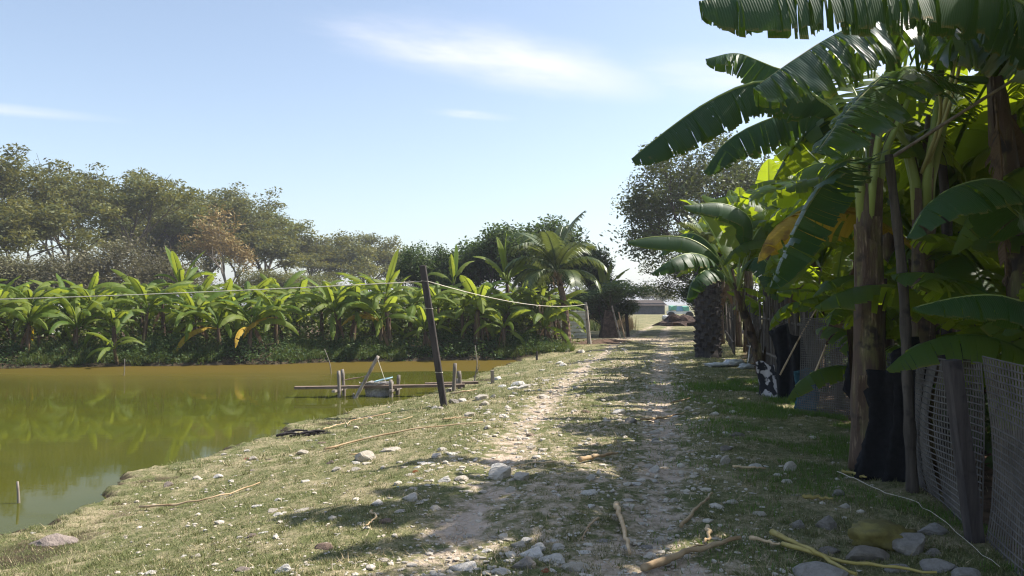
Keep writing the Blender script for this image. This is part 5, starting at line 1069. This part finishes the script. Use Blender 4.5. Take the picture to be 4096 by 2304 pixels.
def gate_area():
    fy = lambda x: float(np.interp(x, farline[:, 0], farline[:, 1]))
    slat_fence('plank_fence', (-7.5, fy(-7.5) + 6.6), (2.3, 36.0), 62, 1.0, 'grey_wood', 'low grey plank fence standing behind the far bananas', w=.14, rails=(.3, .8), seed=5, gap=.12)
    slat_fence('bamboo_gate', P(2160, 1370, 33.2).xy.to_3d(), P(2196, 1365, 34.6).xy.to_3d(), 11, 1.5, 'bamboo_tan', 'tan sunlit bamboo stakes at the pond corner beside the palm', w=.05, th=.05, jitter=.09, hj=.25, rails=(.5, 1.0), seed=8)
    # corrugated sheet
    a, b = P(2190, 1352, 38).xy, P(2356, 1352, 38.6).xy; root = empty('sheet_panel', Vector((a.x, a.y, gz(a.x, a.y))), 'grey green ribbed metal sheet set up behind the palm trunk', 'panel')
    mb = MB(); n = 56; vs = []; rows = 22
    for k in range(2):
        for i in range(rows + 1):
            z = i / rows * 1.25 - .03; off = .018 * math.sin(i * 2.0)
            vs += [Vector((0, off + k * .004, z)), Vector((b.x - a.x, b.y - a.y + off + k * .004, z * (1.0 + .02)))]
    fs = [(2 * i, 2 * i + 1, 2 * i + 3, 2 * i + 2) for i in range(rows)]; N = 2 * (rows + 1); fs += [(N + 2 * i, N + 2 * i + 2, N + 2 * i + 3, N + 2 * i + 1) for i in range(rows)]
    mb.add(vs, fs); mb.build('sheet', M['sheet'], root)
    for s in (.02, .5, .98):
        q = Vector((a.x + (b.x - a.x) * s, a.y + (b.y - a.y) * s + .06, 0)) - Vector((a.x, a.y, 0)); mb = MB(); mb.beam(q + Vector((0, 0, -.15)), q + Vector((0, 0, 1.32)), .06, .06); mb.build('post', M['post'], root)
    # made-up dark wedge standing in for the patch of shadow behind the bush
    g = G(2440, 1350); root = empty('shadow_wedge', g, 'low dark wedge standing in for shadow between sheet panel and dark post', 'shadow stand-in')
    mb = MB(); w = .45
    mb.add([Vector(v) for v in ((-w, -.4, 0), (w * .8, -.4, 0), (w * .25, .1, 1.25), (-w * .5, .1, 1.3), (-w, .9, 0), (w * .8, .9, 0))], [(0, 1, 2, 3), (3, 2, 5, 4), (0, 3, 4), (1, 5, 2)]); mb.build('shadow_cover', M['hay'], root)
    mb = MB(); mb.tube([Vector((w * .95, -.5, -.05)), Vector((w * .2, 0, 1.5))], .04, 6); mb.build('pole', M['grey_wood'], root)
    mb = MB(); mb.tube([Vector((w * 1.5, -.3, -.05)), Vector((w * .9, 0, 1.2))], .035, 6); mb.build('pole', M['bamboo_tan'], root)
    # white hut behind the left bananas
    q = P(90, 1340, 37); z = gz(q.x, 37); root = empty('white_hut', Vector((q.x, 37, z)), 'small white painted hut glimpsed between the far bananas', 'hut')
    mb = MB(); mb.box((0, 0, .75), (3.2, 2.0, 1.5)); mb.build('wall', M['white_paint'], root)
    mb = MB(); mb.box((0, 0, 1.56), (3.6, 2.4, .10)); mb.build('roof', M['sheet'], root)
    for dx in (-1.0, -.2, .6):
        mb = MB(); mb.box((dx, -1.0, .62), (.5, .05, .4)); w_ = mb.build('window', M['white_paint'], root); mb = MB(); mb.box((dx, -1.03, .62), (.4, .03, .3)); mb.build('pane', M['glass'], w_)
    q = P(675, 1352, 34.5); mb = MB(); 
    for i in range(6): mb.box((i * .17 - .42, .012 * (i % 2), .45), (.168, .02, .95), None, 0, .008, random.Random(i))
    tag(mb.build('rusty_panel', M['rust'], None, loc=(q.x, 34.4, gz(q.x, 34.4))), 'rusty brown sheet panel standing behind the far bananas', 'panel')
gate_area()
def far_end():
    # heap and cart at the end of the track
    p = G(2725, 1303); rng = random.Random(14)
    v = IC3.copy(); rg = np.random.default_rng(4)
    for k in range(6):
        d = rg.normal(size=3); v *= (1 + .10 * np.sin((v @ d) * (3 + 2 * k) + rg.uniform(0, 6)))[:, None]
    v *= np.array([1.5, 1.1, .85]); v[:, 0] += np.clip(v[:, 2], 0, 9) * -.25; v[:, 2] = np.maximum(v[:, 2], -.1)
    tag(link('straw_heap', np_mesh('straw_heap', v, IC3F, smooth=False), M['hay'], None, Vector((p.x, p.y, gz(p.x, p.y)))), 'dark brown rotting straw heap at the right of the far track', 'heap')
    sack('white_bag', G(2668, 1293), (.9, .4, .12), .1, 'white_sack', 'white crumpled bag on the ground by the straw heap', 41)
    q = P(2715, 1232, 82); x, y = q.x, 82; root = empty('tarp_cart', Vector((x, y, gz(x, y))), 'small cart under a green and blue tarpaulin at the end of the track', 'cart')
    mb = MB(); mb.box((0, 0, .75), (2.2, 1.3, .3)); mb.build('bed', M['white_paint'], root)
    for s, mt in ((-1, 'tarp_green'), (0, 'tarp_blue'), (1, 'tarp_green')):
        mb = MB(); mb.box((s * .62, 0, 1.15), (.63, 1.4, .46), None, 0, .10, rng); mb.build('tarpaulin', M[mt], root)
    for s in (-.9, .9):
        mb = MB(); mb.tube([Vector((s, -.78, .42)), Vector((s, -.66, .42))], .42, 14); mb.build('wheel', M['black_rubber'], root)
    q = P(2662, 1235, 80); sack('white_bundle', on(q.x, 80), (.7, .6, .45), 0, 'white_sack', 'white bundle beside the tarpaulin cart', 43)
    q = P(2575, 1236, 105); root = empty('far_shed', Vector((q.x, 105, 0)), 'low dark shed with a brown roof beyond the reeds', 'shed')
    mb = MB(); mb.box((0, 0, 1.0), (4.6, 4, 1.4)); mb.build('wall', M['dark_wall'], root)
    mb = MB(); mb.add([Vector(v) for v in ((-2.6, -2.5, 1.42), (2.6, -2.5, 1.42), (2.2, 0, 2.1), (-2.2, 0, 2.1), (-2.6, 2.5, 1.42), (2.6, 2.5, 1.42))], [(0, 1, 2, 3), (3, 2, 5, 4), (0, 3, 4), (1, 5, 2), (0, 4, 5, 1)]); mb.build('roof', M['roof'], root)
far_end()
# ================================================================== RIGHT FENCE
def lattice(name, a, b, h, label, seed, cell=.036, wire=.0042, lean=0.0, bulge=.075, ha=None):
    a, b = Vector(a), Vector(b); rng = random.Random(seed); za, zb = gz(a.x, a.y), gz(b.x, b.y); o = Vector((a.x, a.y, za)); root = empty(name, o, label, 'fence', None)
    d = Vector((b.x - a.x, b.y - a.y, 0)); L = d.length; d /= L; nr = Vector((-d.y, d.x, 0)); ha = ha or h; ph = rng.uniform(0, 6)
    def pt(s, t): # s along, t up (0..1)
        hh = ha + (h - ha) * s; z = (zb - za) * s + hh * t
        return d * (L * s) + nr * (bulge * math.sin(3.1 * s + ph) * math.sin(3.0 * t) + lean * t + .012 * math.sin(9 * s + 5 * t + ph)) + Vector((0, 0, z - .02))
    nv, nh = int(L / cell), int(h / cell); mb = MB()
    for i in range(nv + 1):
        if rng.random() < .04: continue
        mb.tube([pt(i / nv, t / 5) for t in range(6)], wire, 4, cap=False)
    mb.build('upright_wires', M['lattice'], root); mb = MB()
    for j in range(nh + 1):
        if rng.random() < .04: continue
        mb.tube([pt(s / 6, j / nh) + nr * .004 for s in range(7)], wire * .9, 4, cap=False)
    mb.build('cross_wires', M['lattice'], root)
    return root
def right_fence():
    f1 = G(3902, 2161); f2 = G(3654, 1968)
    f1 = Vector((f1.x + .03, f1.y, 0)); f2 = Vector((f2.x + .08, f2.y, 0))
    lattice('mesh_panel', (f1.x - .42, 3.2, 0), (f1.x + .02, f1.y - .03, 0), 1.25, 'tall grey lattice mesh panel right of the black fence post', 1, .046, .0062)
    lattice('mesh_panel', (f1.x + .03, f1.y + .05, 0), (f2.x + .1, f2.y + .25, 0), 1.12, 'grey lattice mesh panel between black fence post and bamboo prop', 2, .044, .0060, ha=1.2)
    lattice('mesh_panel', (f2.x + .12, f2.y + .3, 0), (3.70, 8.1, 0), 1.1, 'dark lattice mesh piece behind the black cloth', 6, .040, .005)
    lattice('mesh_panel', (3.72, 8.2, 0), (4.25, 10.4, 0), 1.08, 'lattice mesh panel behind the thick banana stem', 3, .040, .005)
    q = G(3353, 1657); lattice('mesh_panel', (q.x - .55, q.y + .2, 0), (q.x + .05, q.y - .7, 0), 1.40, 'pale lattice panel tilted upright next to the blue net', 4, .034, .0065, lean=.12)
    # posts and poles
    g = G(3902, 2165); t = P(3806, 1440, g.y); mb = MB(); mb.beam(Vector((.02, 0, -.2)), t - g, .085, .10); tag(mb.build('black_post', M['post'], None, loc=g), 'stout blackened fence post between two mesh panels', 'post')
    g = G(3652, 1968); wooden('bamboo_prop', [g + Vector((0, 0, -.1)), P(3630, 1500, g.y), P(3610, 1100, g.y), P(3555, 620, g.y + .05)], (.045, .034), 'slat', 'tall grey bamboo prop standing at the mesh fence', 'pole', nodes=7, n=9)
    b = on(P(3770, 1500, 8.3).x, 8.3); wooden('dark_pole', [b + Vector((0, 0, -.1)), P(3790, 1000, 8.3), P(3765, 600, 8.3), P(3752, 200, 8.3)], (.055, .042), 'post', 'tall dark straight pole among the banana leaves behind the fence', 'pole', nodes=6, n=8)
    wooden('bamboo_rail', [P(3550, 640, 7.1), P(3800, 480, 6.9), P(4100, 290, 6.7), P(4300, 160, 6.5)], (.014, .012), 'bamboo', 'thin slanting bamboo cane resting on the top of the prop', 'cane', nodes=5)
    wooden('bamboo_rail', [P(3240, 1540, 11.6), P(3380, 1200, 11.6), P(3420, 1100, 11.6)], (.016, .010), 'bamboo_tan', 'thin tan cane leaning on the blue net', 'cane', nodes=4)
    wooden('bamboo_rail', [P(3120, 1500, 12.4), P(3210, 1330, 12.4), P(3300, 1180, 12.4)], (.013, .009), 'bamboo_tan', 'second thin cane leaning before the slat fence', 'cane', nodes=4)
    # cloths
    drape('black_cloth', (P(3440, 1560, 7.55), P(3655, 1350, 7.15), P(3640, 1960, 7.12), P(3390, 1905, 7.5)), 'black shade cloth wrapped round the foot of the thick banana stem', 'cloth', 'black_cloth', .17, 3, 24, folds=13)
    drape('black_cloth', (P(3395, 1400, 8.4), P(3460, 1420, 8.2), P(3440, 1720, 8.2), P(3375, 1560, 8.4)), 'black rag hanging beside the thick banana stem', 'cloth', 'black_cloth', .05, 4, 12)
    drape('blue_net', (P(3190, 1475, 12.6), P(3268, 1490, 12.3), P(3270, 1645, 12.3), P(3185, 1640, 12.6)), 'dark blue netting bundled against the slat fence', 'net', 'blue_net', .12, 5)
    drape('spotted_cloth', (P(3020, 1450, 14.2), P(3090, 1455, 13.9), P(3135, 1615, 13.6), P(3035, 1600, 14.2)), 'black and white spotted cloth hung on the slat fence', 'cloth', 'spotted', .10, 6)
    drape('black_cloth', (P(3090, 1300, 13.7), P(3200, 1330, 13.2), P(3215, 1640, 13.2), P(3110, 1620, 13.7)), 'black cloth hung over the slat fence beside the blue net', 'cloth', 'black_cloth', .14, 7, 20, folds=10)
    # slat fence
    slat_fence('slat_fence', (4.95, 13.6), (6.75, 23.6), 122, 1.75, 'slat', 'dark weathered bamboo slat fence beside the track', w=.075, th=.03, jitter=.06, seed=9, gap=.06, rails=(.4, 1.2), hj=.2, railr=.03)
    slat_fence('slat_fence', (6.9, 25.6), (9.6, 37), 60, 1.4, 'slat', 'dark slat fence beyond the thick palm trunk', w=.12, th=.03, jitter=.06, seed=10, gap=.1, rails=(.4, 1.1), hj=.2, railr=.03)
    mb = MB(); mb.box((0, 0, .62), (.30, .025, 1.3), None, 0, .01, random.Random(1)); o = mb.build('white_board', M['white_sack'], None, loc=on(6.35, 22.2), rot=(.12, .1, R(70))); tag(o, 'whitish board leaning on the slat fence by the palm', 'board')
    for x, y, s, lab, sd in ((2880, 1465, (.7, .4, .10), 'flat white plastic sack lying at the foot of the slat fence', 51), (2940, 1462, (.5, .35, .16), 'puffed white sack beside the flat sack at the slat fence', 52), (2985, 1475, (.35, .25, .12), 'small white sack at the end of the sack pile', 53)):
        sack('white_sack', G(x, y), s, .3, 'white_sack', lab, sd)
    rock('lump', G(3035, 1450), .32, .2, 'stone', 'square pale block leaning on the spotted cloth', None, random.Random(5), 'concrete_block', .05, 1.2)
    sack('yellow_sack', G(3520, 2185), (.36, .30, .16), .2, 'yellow_sack', 'crumpled yellow sack lying behind the squared concrete block', 54)
right_fence()
def stalks():
    def st(pts, r, lab, mat='stalk', n=14, flat=False, cat='stalk', lift_=.02, name='dry_stalk'):
        r *= .62; W3 = [G(x, y) for x, y in pts]; W3 = [p + Vector((0, 0, lift_ + r)) for p in W3]; C = catmull(W3, n) ; base = Vector(C[0]); mb = MB(); rng = random.Random(int(pts[0][0]))
        k = len(C); mb.tube([Vector(c) - base + Vector((rng.uniform(-.012, .012), rng.uniform(-.012, .012), rng.uniform(-.004, .012))) for c in C], [r * (1.25 - .7 * i / k) * rng.uniform(.85, 1.15) for i in range(k)], 6)
        tag(mb.build(name, M[mat], None, True, loc=base), lab, cat)
    st([(556, 2038), (700, 2025), (860, 1995), (960, 1965), (1042, 1940)], .016, 'long tan dry stalk on the grass below the flat pond stones')
    st([(1300, 1805), (1420, 1775), (1560, 1745), (1700, 1722), (1880, 1702), (1935, 1698)], .018, 'longest tan dry stalk lying across the grass below the leaning post')
    st([(1560, 1655), (1470, 1670), (1400, 1690), (1395, 1705), (1450, 1703), (1560, 1690), (1650, 1672)], .014, 'dry stalk bent in a hairpin on the bank near the post')
    st([(1292, 1718), (1340, 1707), (1380, 1696)], .014, 'short tan stalk beside the dark driftwood at the water')
    st([(1770, 1688), (1830, 1680), (1885, 1678)], .016, 'short tan stalk between leaning post and wheel rut')
    st([(1810, 1575), (1850, 1572), (1905, 1563)], .03, 'bundle of pale dry stalks at the shore end of the jetty')
    st([(2320, 1858), (2400, 1840), (2470, 1828)], .035, 'thick pale husk of a leaf stalk half in shadow on the track')
    st([(2468, 2035), (2478, 2090), (2500, 2170), (2525, 2235)], .030, 'long grey dry stalk lying along the shaded track')
    st([(2400, 2085), (2360, 2110), (2330, 2180)], .012, 'thin bent twig beside the long grey stalk')
    st([(2725, 2125), (2790, 2050), (2850, 1990)], .022, 'brown dry stalk with a lit end in the shaded grass')
    st([(2830, 2125), (2838, 2160), (2822, 2190)], .022, 'short broken stalk end in the near shade')
    st([(2570, 2300), (2680, 2265), (2800, 2220), (2960, 2180)], .035, 'shredded brown leaf stalk in the near shade')
    st([(2640, 2260), (2800, 2200), (2880, 2185)], .012, 'thin dry stem crossing the shredded brown stalk')
    st([(3090, 2155), (3180, 2195), (3300, 2255), (3420, 2330)], .027, 'thick yellow banana stalk lying over the concrete slab', 'stalk_yellow')
    st([(3120, 2195), (3250, 2235), (3400, 2270), (3600, 2295), (3750, 2320)], .020, 'long yellow stalk running along the concrete chunks', 'stalk_yellow')
    st([(3000, 2170), (3060, 2185), (3120, 2200)], .020, 'pale dry stalk end beside the yellow stalks')
    st([(3370, 1905), (3420, 1912), (3465, 1930)], .022, 'short yellow stalk in the dark by the black cloth', 'stalk_yellow')
    st([(2930, 1880), (3000, 1885), (3060, 1887)], .018, 'straight pale stick in the shaded long grass')
    st([(3220, 2058), (3280, 2062), (3330, 2068)], .022, 'sunlit yellow stalk piece on the standing concrete chunk', 'stalk_yellow', lift_=.12)
    st([(2680, 1620), (2720, 1612), (2760, 1600)], .020, 'tan stick on the grass in front of the shaded track')
    st([(2560, 1690), (2620, 1685), (2690, 1672), (2740, 1660)], .025, 'tangled dry leaf stalk across the right wheel rut')
    st([(2230, 1862), (2140, 1862), (2050, 1880)], .010, 'thin dry straw stem in the stony left rut')
    st([(1480, 2060), (1500, 2085), (1468, 2120)], .012, 'small forked dry twig on the grass beside the rut')
    st([(1400, 1830), (1445, 1822), (1440, 1840)], .01, 'tiny hooked dry twig among stones')
    st([(3350, 1900), (3440, 1935), (3540, 1985), (3640, 2010), (3760, 2090), (3880, 2190), (4000, 2290)], .0045, 'thin pale string trailing on the ground along the fence', 'rope', n=24, cat='string', name='string')
    # driftwood clump at the water
    p = G(1185, 1742); rng = random.Random(66); mb = MB()
    for i in range(16):
        a = Vector((rng.uniform(-.35, .5), rng.uniform(-.1, .12), rng.uniform(.0, .05))); d = Vector((rng.uniform(.1, .4), rng.uniform(-.1, .1), rng.uniform(-.02, .05))); mb.tube([a, a + d * .5 + Vector((0, 0, .02)), a + d], [.022, .02, .008], 5)
    tag(mb.build('driftwood', M['post'], None, loc=p), 'dark tangle of driftwood at the edge of the pond', 'driftwood')
stalks()

# ================================================================== HAZE
def haze():
    mb = MB(); x0, x1, y0, y1, z0, z1 = -1000, 1000, -80, 1600, -3.0, 30.0
    mb.add([(x, y, z) for x in (x0, x1) for y in (y0, y1) for z in (z0, z1)], [(0, 1, 3, 2), (4, 6, 7, 5), (0, 4, 5, 1), (2, 3, 7, 6), (0, 2, 6, 4), (1, 5, 7, 3)])
    m = bpy.data.materials.new('haze'); m.use_nodes = True; nt = m.node_tree; nt.nodes.clear()
    out = nt.nodes.new('ShaderNodeOutputMaterial'); v = nt.nodes.new('ShaderNodeVolumePrincipled'); v.inputs['Color'].default_value = (.86, .90, 1.0, 1); v.inputs['Density'].default_value = HAZE; v.inputs['Anisotropy'].default_value = .3
    nt.links.new(v.outputs[0], out.inputs['Volume'])
    tag(mb.build('haze', m), 'pale dry air softening the far trees', 'haze', kind='stuff')
HAZE = 0.0007
haze()
